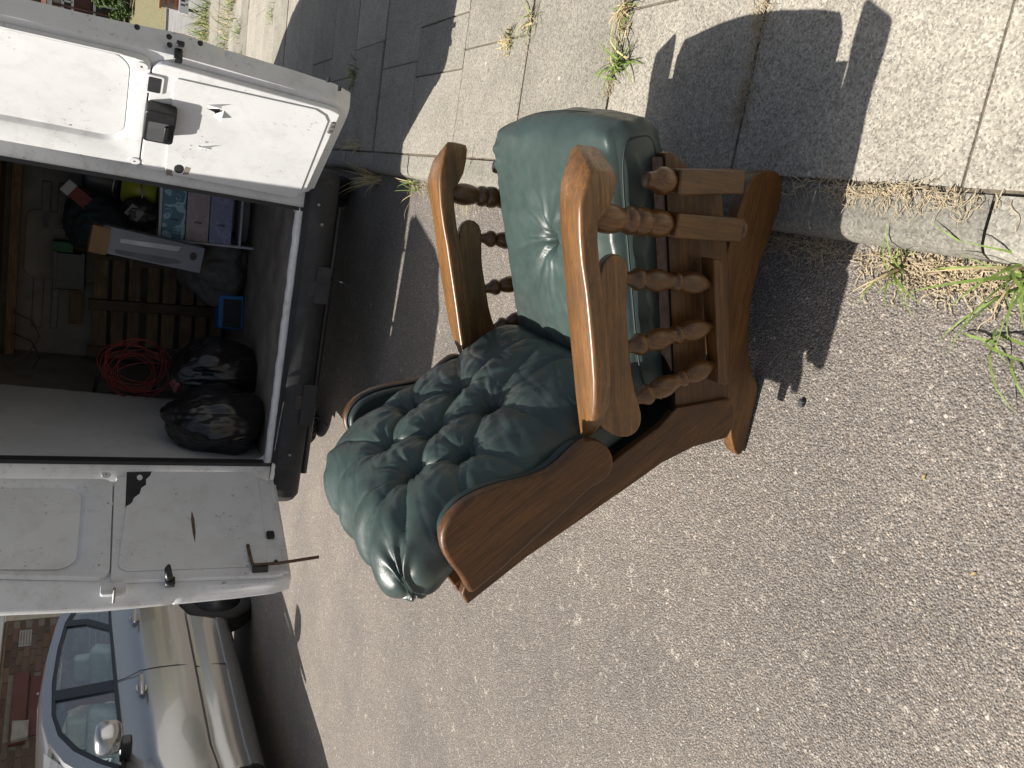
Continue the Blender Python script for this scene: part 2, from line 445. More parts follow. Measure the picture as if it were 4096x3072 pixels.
# kerb stones along the right-hand gutter and, hidden mostly by the car, on the far side
def kerb_run(name, xf, sgn, ylist, gap):
    root = thing(name, (xf, 0, 0), None, None); root['kind'] = 'structure'
    prof = [(0, -.10), (0, .02), (.004, KZ-.034), (.012, KZ-.014), (.026, KZ-.003), (.05, KZ+.001), (.113, KZ+.001), (.113, -.10)]
    L = .62-gap
    V = []; n = len(prof)
    for t in (-L/2, L/2): V += [(sgn*a, t, b) for a, b in prof]
    F = [tuple(range(n)), tuple(range(2*n-1, n-1, -1))]+[(i, (i+1) % n, n+(i+1) % n, n+i) for i in range(n)]
    me = bpy.data.meshes.new('kerb_stone'); me.from_pydata(V, [], F)
    bm = bmesh.new(); bm.from_mesh(me); bmesh.ops.recalc_face_normals(bm, faces=bm.faces); bm.to_mesh(me); bm.free()
    me.materials.append(M['kerb'])
    for y in ylist:
        o = bpy.data.objects.new('kerb_stone', me); COL.objects.link(o); o.parent = root
        o.location = (rnd.uniform(-.002, .002), y, rnd.uniform(-.004, .002)); o.rotation_euler = (0, 0, rnd.uniform(-.004, .004))
    return root
kerb_run('kerb', .026, 1, [.87+.31+.625*k for k in range(-5, 24)], .004)
kerb_run('kerb', -6.50, -1, [.5+.625*k for k in range(-6, 34)], .006)
tag(box('pavement', (-8.6, 12, KZ-.06), (3.95, 40, .1), M['slab'], bevel=0), kind='structure')

# far end of the pavement: side path, sloping lawn, low bank
tag(mesh('path', [(1.0, 15.9, .04), (14, 15.9, .05), (14, 27.0, .05), (2.2, 27.0, .05)], [(0, 1, 2, 3)], plain('grey_path', (.25, .24, .235), .9, var=.2, vs=2, bump=.4, bs=60, bd=.01)), kind='structure')
lawn = NT('dry_lawn'); f = lawn.noise(14, 8, .7)
lawn.set(col=lawn.ramp(f, [(.3, (.14, .145, .06)), (.5, (.24, .215, .115)), (.7, (.34, .30, .18))]), rough=.95); lawn.bump(lawn.noise(60, 6, .7), .8, .05)
xs = [2.4+i*.5 for i in range(30)]
V = []; F = []
for j in range(9):
    y = 27+j*.8
    for x in xs: V.append((x, y, .04+.96*(j/8)+.02*math.sin(x*3+j)))
F = [(j*30+i, j*30+i+1, (j+1)*30+i+1, (j+1)*30+i) for j in range(8) for i in range(29)]
tag(mesh('lawn', V, F, lawn.m, smooth=True), kind='structure')
tag(box('lawn_edging', (8, 26.85, .05), (11.5, .16, .16), M['kerb'], bevel=.01), kind='structure')
tag(mesh('ground', [(2.0, 33.4, .99), (60, 33.4, 1.0), (60, 120, 3), (2.0, 120, 3)], [(0, 1, 2, 3)], M['ground']), kind='structure')

# ================================================================== CHAIR
YC = 1.6075
chair = thing('reclining_armchair', (-.2, YC, 0), 'wooden reclining armchair with dark green leather cushions, front runners on the kerb', 'armchair')
def my(y): return 2*YC-y
def both(fn):
    for f in ((lambda y: y), my): fn(f)

skid_p = [(.135, .176), (.152, .146), (.157, .112), (.140, .084), (.100, .078), (.062, .078), (.02, .083), (-.071, .099), (-.173, .094), (-.26, .072), (-.318, .040), (-.347, .010), (-.38, .004), (-.50, .004), (-.530, .010), (-.536, .022), (-.515, .046), (-.428, .085), (-.395, .12), (-.36, .185), (-.2, .20), (-.044, .203), (.048, .196), (.105, .188)]
def mk(f): side_board('base_runner', smooth_poly(skid_p, 1), f(1.36), f(1.395), M['wood'], chair, .006)
both(mk)
for x, z in ((.0, .17), (-.33, .13)):
    box('base_stretcher', (x, YC, z), (.03, 2*(YC-1.395)+.004, .07), M['wood'], chair, bevel=.003)

plank_p = [(.136, .475), (.142, .462), (.138, .445), (.118, .405), (.10, .34), (.079, .305), (-.061, .245), (-.20, .20), (-.37, .152), (-.40, .17), (-.425, .25), (-.425, .300), (-.40, .308)]
both(lambda f: side_board('seat_side_rail', plank_p, f(1.300), f(1.331), M['wood_seat'], chair, .004))
M['gap_shade'] = plain('gap_shade_black', (.014, .010, .009), 1.0, var=.3, vs=60, spec=0.0)  # near-black without sheen, shade of the gap under the cushion put into colour
both(lambda f: side_board('sun_gap_strip', [(-.40, .314), (.128, .479), (.128, .488), (-.40, .323)], f(1.2895), f(1.334), M['gap_shade'], chair, .002, 1))  # added strip, stops sun slipping between arm and cushion, coloured as shade
for x, z in ((.10, .42), (-.36, .25)):
    box('seat_cross_rail', (x, YC, z), (.024, 2*(YC-1.331)-.002, .085), M['wood_seat'], chair, R=Matrix.Rotation(math.radians(-19), 3, 'Y'), bevel=.003)

# arms: lofted along X with a rounded-rectangle section
st = [(.113, .676, .646, 1.222, 1.276), (.111, .687, .637, 1.216, 1.283), (.100, .695, .633, 1.214, 1.286), (.070, .699, .633, 1.213, 1.288), (.040, .703, .636, 1.213, 1.289), (.016, .701, .645, 1.214, 1.288),
      (-.006, .697, .656, 1.215, 1.287), (-.05, .687, .647, 1.219, 1.286), (-.10, .672, .632, 1.219, 1.286), (-.15, .655, .615, 1.214, 1.288), (-.20, .640, .598, 1.211, 1.289), (-.26, .621, .579, 1.211, 1.289),
      (-.32, .602, .561, 1.213, 1.288), (-.37, .587, .550, 1.219, 1.287), (-.41, .574, .544, 1.234, 1.286), (-.44, .564, .541, 1.256, 1.285), (-.458, .557, .543, 1.272, 1.284)]
def arm_ring(x, zt, zb, yo, yi, f):
    yi += .010
    r = min(.0075, (zt-zb)*.42, (yi-yo)*.42); P = []
    sk = float(np.interp(x, [-.06, .06, .12], [0, .034, .048]))
    for (cy, cz, a0) in ((yi-r, zt-r, 0), (yo+r, zt-r, 90), (yo+r, zb+r*.8, 180), (yi-r, zb+r*.8, 270)):
        for k in range(5):
            a = math.radians(a0+k*22.5); yy = cy+r*math.cos(a); P.append((x+.006-sk*max(0, (1.285-yy)/.072), f(yy), cz+r*math.sin(a)))
    return P
both(lambda f: loft('armrest', [arm_ring(*s, f) for s in st], M['wood_arm'], chair, auto=40))
apron_p = [(-.100, .612), (-.077, .600), (-.068, .578), (-.084, .549), (-.13, .541), (-.184, .531), (-.25, .508), (-.32, .484), (-.385, .446), (-.412, .438), (-.436, .447), (-.447, .475), (-.436, .52), (-.41, .556), (-.32, .572), (-.20, .610)]
both(lambda f: side_board('arm_apron', smooth_poly(apron_p, 1), f(1.246), f(1.268), M['wood_arm'], chair, .005))

VASE = sm_prof([(0, .008), (.04, .010), (.10, .017), (.20, .0215), (.30, .019), (.36, .0125), (.375, .018), (.42, .0185), (.44, .0125), (.52, .017), (.62, .0225), (.72, .018), (.775, .012), (.785, .019), (.83, .0215), (.86, .019), (.90, .013), (1, .009)], 1)
VASE = [(t_, r_*1.12) for t_, r_ in VASE]
for (xt, zt, xb, zb) in ((-.115, .552, -.107, .322), (-.256, .515, -.195, .294), (-.368, .468, -.279, .264)):
    both(lambda f: lathe('spindle', (xb, f(1.262), zb), (xt, f(1.258), zt), VASE, M['wood_turn'], chair, 20))
rail_p = [(-.055, .342), (-.053, .332), (-.058, .312), (-.316, .224), (-.322, .232), (-.319, .252)]
both(lambda f: side_board('spindle_rail', rail_p, f(1.242), f(1.284), M['wood_seat'], chair, .003))

def post_square(x0, z0, x1, z1, yc, h):
    d = Vector((x1-x0, 0, z1-z0)); R = d.to_track_quat('Z', 'Y').to_matrix()
    return (( (x0+x1)/2, yc, (z0+z1)/2), (h*2, h*2, d.length), R)
UP = sm_prof([(0, .016), (.03, .019), (.08, .0265), (.16, .029), (.24, .026), (.285, .021), (.295, .027), (.36, .0295), (.42, .027), (.44, .022), (.455, .027), (.50, .0285), (.545, .025), (.565, .020), (.62, .025), (.72, .0295), (.82, .028), (.93, .020), (1, .017)], 1)
def postA(f):
    p = mesh('front_post', *[boxv(*post_square(.0125, .284, .001, .458, f(1.262), .0245)), BOXF][:2], M['wood_turn'], chair, bevel=.004)
    lathe('turning', (.001, f(1.262), .456), (-.009, f(1.258), .662), UP, M['wood_turn'], p, 22)
    lathe('ball_foot', (.0125, f(1.262), .288), (.0145, f(1.262), .262), sm_prof([(0, .012), (.2, .0225), (.6, .0245), (.9, .016), (1, .004)], 1), M['wood_turn'], p, 20)
both(postA)
def postB(f):
    p = mesh('front_leg', boxv(*post_square(.108, .308, .083, .472, f(1.262), .0245)), BOXF, M['wood_turn'], chair, bevel=.004)
    lathe('turning', (.0835, f(1.262), .468), (.077, f(1.262), .535), sm_prof([(0, .012), (.08, .020), (.30, .0275), (.55, .027), (.75, .018), (1, .015)], 1), M['wood_turn'], p, 22)
both(postB)

# back: side rails, wings with padded lining, rear panel
brail_p = [(-.39, .316), (-.365, .165), (-.385, .145), (-.429, .132), (-.462, .145), (-.484, .241), (-.522, .324), (-.569, .392), (-.655, .522), (-.732, .638), (-.829, .761), (-.804, .778), (-.785, .775), (-.60, .56), (-.50, .44), (-.435, .352)]
both(lambda f: side_board('back_side_rail', brail_p, f(1.288), f(1.31), M['wood_back'], chair, .004))
wing_p = [(-.449, .579), (-.447, .549), (-.462, .518), (-.492, .498), (-.520, .499), (-.540, .518), (-.556, .550), (-.590, .580), (-.775, .779), (-.766, .793), (-.734, .812), (-.697, .846), (-.661, .866), (-.628, .870), (-.591, .853), (-.563, .817), (-.543, .762), (-.531, .698), (-.518, .659), (-.499, .631), (-.47, .605)]
both(lambda f: side_board('wing', smooth_poly(wing_p, 1), f(1.234), f(1.262), M['wood_back'], chair, .009, 4))
cx_, cz_ = -.615, .70
lin_p = [(cx_+(x-cx_)*.93, cz_+(z-cz_)*.95) for x, z in wing_p]
def lining(f):
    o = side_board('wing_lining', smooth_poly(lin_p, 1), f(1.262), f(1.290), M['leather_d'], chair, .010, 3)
    q = [(x, f(1.2635), z) for x, z in smooth_poly([(cx_+(x-cx_)*.955, cz_+(z-cz_)*.965) for x, z in wing_p], 2)]
    tube('piping', q+[q[0]], .0035, M['piping'], o, 6)
both(lining)
ang = math.atan2(.45, -.35)
mid = Vector((-.60, YC, .50)); dirb = Vector((-.64, 0, .768)).normalized()
Rb = Matrix((Vector((dirb.z, 0, -dirb.x)), Vector((0, 1, 0)), dirb)).transposed()
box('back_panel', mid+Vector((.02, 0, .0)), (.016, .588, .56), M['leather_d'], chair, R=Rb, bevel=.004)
box('back_cross_rail', (-.800, YC, .752), (.022, .556, .05), M['wood_back'], chair, R=Rb, bevel=.004)
box('back_cross_rail', (-.455, YC, .27), (.022, .556, .06), M['wood_back'], chair, R=Rb, bevel=.004)

# seat cushion
TH = math.radians(-19); Rs = Matrix.Rotation(TH, 3, 'Y'); SC = Vector((-.102, YC, .436))
bx, by = .052, 0.0
def seat_fn(p, n):
    q = p.copy(); L, Wd, T = .61, .550, .138
    top = max(0, n.z); u = p.x/(L/2); v = p.y/(Wd/2)
    crown = .016*(1-min(1, u*u))*(1-min(1, v*v))
    d = math.hypot(p.x-bx, p.y-by); a = math.atan2(p.y-by, p.x-bx)
    dim = -.034*math.exp(-(d/.022)**2)-.017*math.exp(-d/.055)
    rad = .0065*math.exp(-d/.075)*(math.sin(9*a+1.3)+.6*math.sin(17*a+.4))*min(1, d/.02)
    # creases running from the button to the sides
    cre = 0
    for (ca, ln, dp) in ((math.radians(104), .27, .010), (math.radians(-70), .28, .009), (math.radians(150), .22, .006), (math.radians(172), .25, .005), (math.radians(200), .22, .006), (math.radians(222), .16, .005)):
        t = (p.x-bx)*math.cos(ca)+(p.y-by)*math.sin(ca); w = abs(-(p.x-bx)*math.sin(ca)+(p.y-by)*math.cos(ca)+.01*math.sin(t*18))
        if 0 < t < ln: cre -= dp*(1-t/ln)*math.exp(-w/.0055)
    wr = .0022*(ridged((p.x*6, p.y*2.2, 3), 3.0)+noise.noise(Vector((p.x*9, p.y*16, 5))))
    q += Vector((0, 0, 1))*top*(crown+dim+rad+cre+wr)
    # front swell and pleats gathered into the front corners
    fr = max(0, n.x)
    q.x += fr*(.030*(1-v*v)+.004*noise.noise(Vector((1, p.y*8, p.z*8))))
    for sy in (-1, 1):
        cdx = p.x-(L/2-.075); cdy = p.y-sy*Wd/2
        dd = math.hypot(cdx, cdy*1.2)
        if dd < .14 and n.y*sy < .45:
            aa = math.atan2(p.z, cdx+.001)
            q += n*(.0048*math.exp(-(dd/.075)**2)*math.sin(aa*11+sy))
    q.y += (.008 if p.y > 0 else -.010)*max(0, min(1, (abs(p.y)-.24)/.03))*max(0, 1-((p.z+.012)/.058)**2)
    q += n*.0014*noise.noise(p*28)
    return Rs@q+SC
V, F = rbox_mesh((.61, .550, .138), (.066, .020, .050), 96, seat_fn)
seat = mesh('seat_cushion', V, F, M['leather'], chair, smooth=True)
def seat_pt(x, y, z): return Rs@Vector((x, y, z))+SC
bt = seat_pt(bx, by, .040)
lathe('button', bt-Rs@Vector((0, 0, .012)), bt+Rs@Vector((0, 0, .006)), sm_prof([(0, .013), (.5, .0135), (.85, .010), (1, .001)], 1), M['leather'], seat, 16)
tube('piping', [seat_pt(.305+.030*(1-(y/.275)**2)-.002-.045*max(0, (abs(y)-.225)/.05)**2, y, .012+.01*math.cos(y*9)) for y in [(-.274+.548*i/40) for i in range(41)]], .0038, M['piping'], seat, 6)
for sy in (-1, 1):
    ring = []
    for k in range(49):
        a = math.pi+2*math.pi*k/48; r = 2.0/4.5
        ex = abs(math.cos(a))**r*(1 if math.cos(a) > 0 else -1); ez = abs(math.sin(a))**r*(1 if math.sin(a) > 0 else -1)
        ring.append(seat_pt(.004+.272*ex, sy*.2800, .046*ez))
    tube('side_seam', ring, .0022, M['piping'], seat, 6)
box('seat_board', seat_pt(-.03, 0, -.079), (.50, .536, .012), M['redcloth'], chair, R=Rs, bevel=.003)

# back cushion: deep-buttoned pillow
eR, eH = Vector((-.6, 0, .8)), Vector((.8, 0, .6)); BB = Vector((-.36, YC, .45))
BTN = [(1.535, .225), (1.692, .235), (1.436, .357), (1.592, .360), (1.772, .360), (1.500, .463), (1.665, .468)]
BTN = [(y-YC, r) for y, r in BTN]
SEG = []
for i in range(len(BTN)):
    for j in range(i):
        a, b = BTN[i], BTN[j]
        d = math.hypot(a[0]-b[0], a[1]-b[1])
        if d < .185 and abs(a[1]-b[1]) > .05: SEG.append((a, b, 1.0))
for b in (0, 1): SEG.append((BTN[b], (BTN[b][0]*1.3, .02), .75))
SEG += [(BTN[2], (-.30, .29), .8), (BTN[2], (-.30, .43), .8), (BTN[4], (.30, .29), .8), (BTN[4], (.30, .43), .8), (BTN[5], (-.16, .66), .8), (BTN[6], (.12, .66), .8), (BTN[5], (-.28, .56), .7), (BTN[6], (.28, .57), .7), (BTN[0], (-.30, .17), .7), (BTN[1], (.30, .16), .7),
        (BTN[5], (-.03, .67), .6), (BTN[0], (.01, .03), .6)]
PW, PL, PT, PR0, PH0 = .635, .705, .175, .300, -.045
def segd(p, a, b):
    ax, ay = a; dx, dy = b[0]-ax, b[1]-ay; t = ((p[0]-ax)*dx+(p[1]-ay)*dy)/(dx*dx+dy*dy); t = max(0, min(1, t))
    return math.hypot(p[0]-ax-t*dx, p[1]-ay-t*dy), t
def back_fn(p, n):
    # p: x=lateral, y=along, z=out
    s, r = p.x, p.y+PR0
    front = max(0, n.z)
    u = p.x/(PW/2); v = p.y/(PL/2)
    h = .024*(1-min(1, abs(u)**2.5))*(1-min(1, abs(v)**3))
    wob = .010*noise.noise(Vector((s*9, r*9, 1)))
    dmin = 9
    for i, b in enumerate(BTN):
        dx, dy = s-b[0], r-b[1]; d = math.hypot(dx, dy); a = math.atan2(dy, dx)
        dmin = min(dmin, d)
        h += -.024*math.exp(-(d/.017)**2)-.019*math.exp(-d/.042)
        if d < .16:
            h += .0036*math.exp(-d/.060)*(math.sin(6*a+i*2.1)+.8*math.sin(11*a+i*4.3+d*30)+.5*math.sin(19*a+i))*min(1, d/.015)
    for i, (a, b, w) in enumerate(SEG):
        d, t = segd((s+wob, r+wob*.7), a, b)
        if d < .09: h += -.0165*w*(1-.5*t*(1 if w < 1 else 0))*math.exp(-d/.0060)-.0085*w*math.exp(-(d/.030)**2)
    h += .0060*noise.noise(Vector((s*6, r*6, 4)))
    h += -.0042*max(0, ridged((s*1.2-r*.5, r*.35+s*.6, 2), 9.0)-.66)-.0038*max(0, ridged((s*.5+r*.2, r*1.3+s*.2, 5), 14.0)-.66)
    q = p.copy(); q.z += front*h
    # pleats along the top edge and at the corners
    top = max(0, (v-.55)/.45)
    q += n*top*.0065*math.sin(s*46+2*math.sin(r*9))*(1 if n.z > -.5 else 0)
    for sx in (-1, 1):
        dd = math.hypot(p.x-sx*PW/2*.96, p.y-PL/2*.90)
        if dd < .2:
            aa = math.atan2(p.y-PL/2*.90, p.x-sx*PW/2*.96)
            q += n*(.0055*math.exp(-(dd/.075)**2)*math.sin(aa*9+1))-n*.007*math.exp(-(dd/.03)**2)
    # the top leans back over the frame, the whole narrows a little downwards
    if v > .35: q.z -= .045*((v-.35)/.65)**2
    q.x *= 1-.05*max(0, -v)
    q += n*.0022*noise.noise(Vector((s, r, p.z))*26)
    return Vector((0, 1, 0))*q.x+eR*(q.y+PR0)+eH*(q.z+PH0)+BB
V, F = rbox_mesh((PW, PL, PT), (.085, .10, .083), 185, back_fn)
backc = mesh('back_cushion', V, F, M['leather'], chair, smooth=True)
for i, (s, r) in enumerate(BTN):
    c = Vector((0, 1, 0))*s+eR*r+eH*(.002)+BB
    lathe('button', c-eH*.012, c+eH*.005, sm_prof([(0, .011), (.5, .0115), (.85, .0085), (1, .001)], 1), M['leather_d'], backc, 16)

# ================================================================== VAN
VX, VY, VZ = -.965, 4.25, .03
van = thing('parked_van', (VX, VY, VZ), 'battered white panel van parked at the kerb, both rear doors open', 'van', rot=(0, math.radians(2.0), 0))
half = [(.0, .42), (.86, .42), (.935, .50), (.945, .62), (.945, 1.15), (.92, 1.60), (.875, 2.15), (.83, 2.42), (.76, 2.53), (.60, 2.58), (.0, 2.62)]
def van_ring(y, top, inset=0.0, bot=.42):
    R = []
    for x, z in half: R.append((x, z))
    R += [(-x, z) for x, z in reversed(half[1:-1])]
    out = []
    for x, z in R:
        zz = bot if z <= .42 else (z if z <= .62 else .62+(z-.62)*(top-.62)/2.0)
        out.append((VX+x*(1-inset*(1 if z < 1.2 else 1.2)), y, zz))
    return out
loft('body_shell', [van_ring(4.27, 2.62), van_ring(4.32, 2.62), van_ring(5.0, 2.62), van_ring(6.6, 2.62), van_ring(7.1, 2.58), van_ring(7.5, 2.42), van_ring(7.9, 2.14), van_ring(8.3, 1.80, .01), van_ring(8.65, 1.40, .03), van_ring(8.95, 1.22, .05), van_ring(9.25, 1.05, .09), van_ring(9.38, .85, .14, .45)], M['white'], van, caps='end', auto=40)
mesh('windscreen', [(VX-.72, 7.62, 2.36), (VX+.72, 7.62, 2.36), (VX+.80, 8.62, 1.47), (VX-.80, 8.62, 1.47)], [(0, 1, 2, 3)], M['seal'], van)
# rear frame round the opening
def rr(x0, x1, z0, z1, r, n=6):
    P = []
    for cx, cz, a0 in ((x1-r, z1-r, 0), (x0+r, z1-r, 90), (x0+r, z0+r, 180), (x1-r, z0+r, 270)):
        for k in range(n+1):
            a = math.radians(a0+90*k/n); P.append((cx+r*math.cos(a), cz+r*math.sin(a)))
    return P
def ring_frame(name, outer, inner, y0, y1, mat, parent):
    n = len(outer); V = []
    for poly, y in ((outer, y0), (inner, y0), (inner, y1), (outer, y1)): V += [(x, y, z) for x, z in poly]
    F = []
    for a in range(4):
        b = (a+1) % 4
        F += [(a*n+i, a*n+(i+1) % n, b*n+(i+1) % n, b*n+i) for i in range(n)]
    return mesh(name, V, F, mat, parent, auto=35)
o_ = rr(VX-.943, VX+.943, .46, 2.56, .16); i_ = rr(VX-.735, VX+.735, .57, 2.44, .08)
ring_frame('rear_frame', o_, i_, 4.245, 4.34, M['white_worn'], van)
sl_ = rr(VX-.735, VX+.735, .46, 2.44, .08); si_ = rr(VX-.715, VX+.715, .48, 2.42, .075)
ring_frame('door_seal', [(x*1.0, z) for x, z in sl_], si_, 4.238, 4.30, M['seal'], van)
# loadspace
floor_v = []
box('load_floor', (VX, 5.45, .545), (1.62, 2.32, .04), M['ply'], van, bevel=.002)
boxes('floor_edge', [((VX-.735+.05+i*.105, 4.315+rnd.uniform(-.012, .012), .566+rnd.uniform(-.003, .004)), (.102, .07+rnd.uniform(0, .05), .014), Matrix.Rotation(rnd.uniform(-.12, .12), 3, 'Z')) for i in range(14)], M['ply'], van)
strip = []
for i in range(60):
    x = VX-.735+1.47*i/59; strip.append((x, 4.262+.006*noise.noise(Vector((x*9, 0, 0))), .585+.008*noise.noise(Vector((x*13, 2, 0)))))
loft('sill_strip', [[(p[0], p[1]-.020-.008*noise.noise(Vector((p[0]*31, 4, 1))), p[2]-.022), (p[0], p[1]-.024, p[2]-.004), (p[0], p[1]-.012, p[2]+.010), (p[0], p[1]+.022, p[2]+.008), (p[0], p[1]+.026, p[2]-.022)] for p in strip], M['white_worn'], van, auto=60)
xl0 = VX-.80
prism('lining_panel', [(4.36, .565), (5.55, .565), (5.62, 2.44), (4.36, 2.44)], lambda y, z: (xl0+.02+.035*(z-.56), y, z), lambda y, z: (xl0, y, z), M['white_in'], van, .003)
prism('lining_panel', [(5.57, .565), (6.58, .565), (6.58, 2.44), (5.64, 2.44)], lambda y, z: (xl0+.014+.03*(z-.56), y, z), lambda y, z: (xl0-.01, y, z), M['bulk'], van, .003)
for sx, nm in ((1, 'lining_panel'),):
    xl = VX+sx*.80
    prism(nm, [(4.36, .565), (6.58, .565), (6.58, 1.52), (5.2, 1.60), (4.36, 1.64)], lambda y, z: (xl-sx*(.02+.03*(z-.56)), y, z), lambda y, z: (xl, y, z), M['white_in'], van, .003)
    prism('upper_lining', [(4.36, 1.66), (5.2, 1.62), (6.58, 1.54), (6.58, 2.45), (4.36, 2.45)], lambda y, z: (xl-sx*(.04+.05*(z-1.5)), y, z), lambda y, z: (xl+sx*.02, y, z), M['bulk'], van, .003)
    for y in (5.0, 5.75): box('wall_rib', (xl-sx*.055, y, 2.03), (.05, .07, .82), M['white_in'], van, bevel=.006)
box('roof_lining', (VX, 5.45, 2.46), (1.62, 2.3, .03), M['bulk'], van)
bulk = box('bulkhead', (VX, 6.62, 1.50), (1.64, .03, 1.92), M['bulk'], van)
for (cx, cz, w, h) in ((-.62, 1.86, .34, .06), (-.62, 1.76, .34, .06), (-.62, 1.66, .34, .05), (-1.32, 1.88, .42, .07), (-1.32, 1.77, .42, .05), (-1.32, 1.30, .36, .06), (-.45, 1.40, .3, .06), (-.45, 1.2, .3, .06)):
    box('pressed_rib', (cx, 6.60, cz), (w, .024, h), M['bulk'], bulk, bevel=.010)
prism('pressed_panel', rr(-1.16, -.66, 1.50, 1.98, .07), lambda x, z: (x, 6.588, z), lambda x, z: (x, 6.604, z), M['bulk'], bulk, .006)
box('timber_strip', (-1.17, 6.57, 1.63), (.60, .03, .085), M['timber'], bulk, bevel=.003)
box('roof_batten', (VX, 6.45, 2.03), (1.56, .05, .06), M['timber'], van, bevel=.003)
box('shelf_board', (VX, 6.42, 2.12), (1.56, .30, .02), M['timber'], van)

# bumper with step, cut-outs and end caps
bp = [(4.30, .560), (4.225, .560), (4.185, .540), (4.165, .49), (4.168, .445), (4.195, .405), (4.23, .385), (4.30, .385)]
bum = loft('bumper', [[(VX+x, y+dy, .46+(z-.46)*s) for y, z in bp] for x, dy, s in ((-.955, .16, .8), (-.945, .06, .95), (-.90, .012, 1), (-.5, 0, 1), (0, -.006, 1), (.5, 0, 1), (.90, .012, 1), (.945, .06, .95), (.955, .16, .8))], M['bumper'], van, auto=40)
for x in (-1.285, -.645):
    box('tow_slot', (x, 4.1655, .468), (.085, .012, .048), M['black'], bum, bevel=.006)
box('bumper_cover', (-.62, 4.160, .425), (.20, .012, .075), M['bumper'], bum, bevel=.003)
box('bumper_cover', (-1.30, 4.160, .415), (.24, .012, .075), M['bumper'], bum, bevel=.003)
for x, z in ((-.30, .47), (-.20, .50), (-.55, .452), (-.545, .425), (-1.6, .48)):
    lathe('bolt', (x, 4.175, z), (x, 4.158, z), [(0, .009), (.7, .009), (1, .006)], M['steel'], bum, 10)
tube('stray_wire', [(-.58, 4.2, .39), (-.585, 4.14, .355), (-.58, 4.10, .335), (-.59, 4.05, .33), (-.592, 3.99, .325)], .0045, M['rubber'], van, 6)
tube('stray_wire', [(-1.36, 4.2, .39), (-1.365, 4.13, .36), (-1.362, 4.06, .345), (-1.36, 4.0, .34)], [.004, .004, .005, .008], M['rubber'], van, 6)
tube('chassis_bar', [(-1.75, 4.28, .36), (-.2, 4.28, .36)], .02, M['black'], van, 8)
# wheels
M['rim'] = plain('dull_wheel_rim', (.06, .06, .062), .5, metal=.5)
def wheel(x, y, r, w, parent, zc, lbl=None):
    prof = [(-w/2*.8, r*.62), (-w/2, r*.72), (-w/2*1.0, r*.88), (-w/2*.86, r*.965), (-w/2*.70, r)]
    gro = []
    for k in (-.42, 0, .42): gro += [(w/2*(k-.06), r), (w/2*(k-.05), r*.972), (w/2*(k+.05), r*.972), (w/2*(k+.06), r)]
    prof += gro+[(-a, b) for a, b in reversed(prof)]
    n = 48
    rings = [[(x+a, y+b*math.cos(2*math.pi*k/n), zc+b*math.sin(2*math.pi*k/n)) for k in range(n)] for a, b in prof]
    t = loft('wheel', rings, M['rubber'], parent, caps=False, auto=30)
    for s in (-1, 1):
        lathe('rim', (x+s*w*.18, y, zc), (x+s*w*.42, y, zc), [(0, r*.30), (.3, r*.34), (.5, r*.55), (.9, r*.62), (1, r*.64)], M['rim'], t, 32)
        lathe('hub', (x+s*w*.15, y, zc), (x+s*w*.36, y, zc), [(0, r*.2), (.9, r*.17), (1, .001)], M['black'], t, 20)
    return t
for x in (VX-.835, VX+.835):
    for y in (5.37, 8.55): wheel(x, y, .335, .205, van, VZ+.335)
tube('rear_axle', [(VX-.8, 5.37, .36), (VX+.8, 5.37, .36)], .05, M['rusty'], van, 10)
box('wheel_arch', (VX, 5.37, .435), (1.86, .8, .03), M['black'], van)

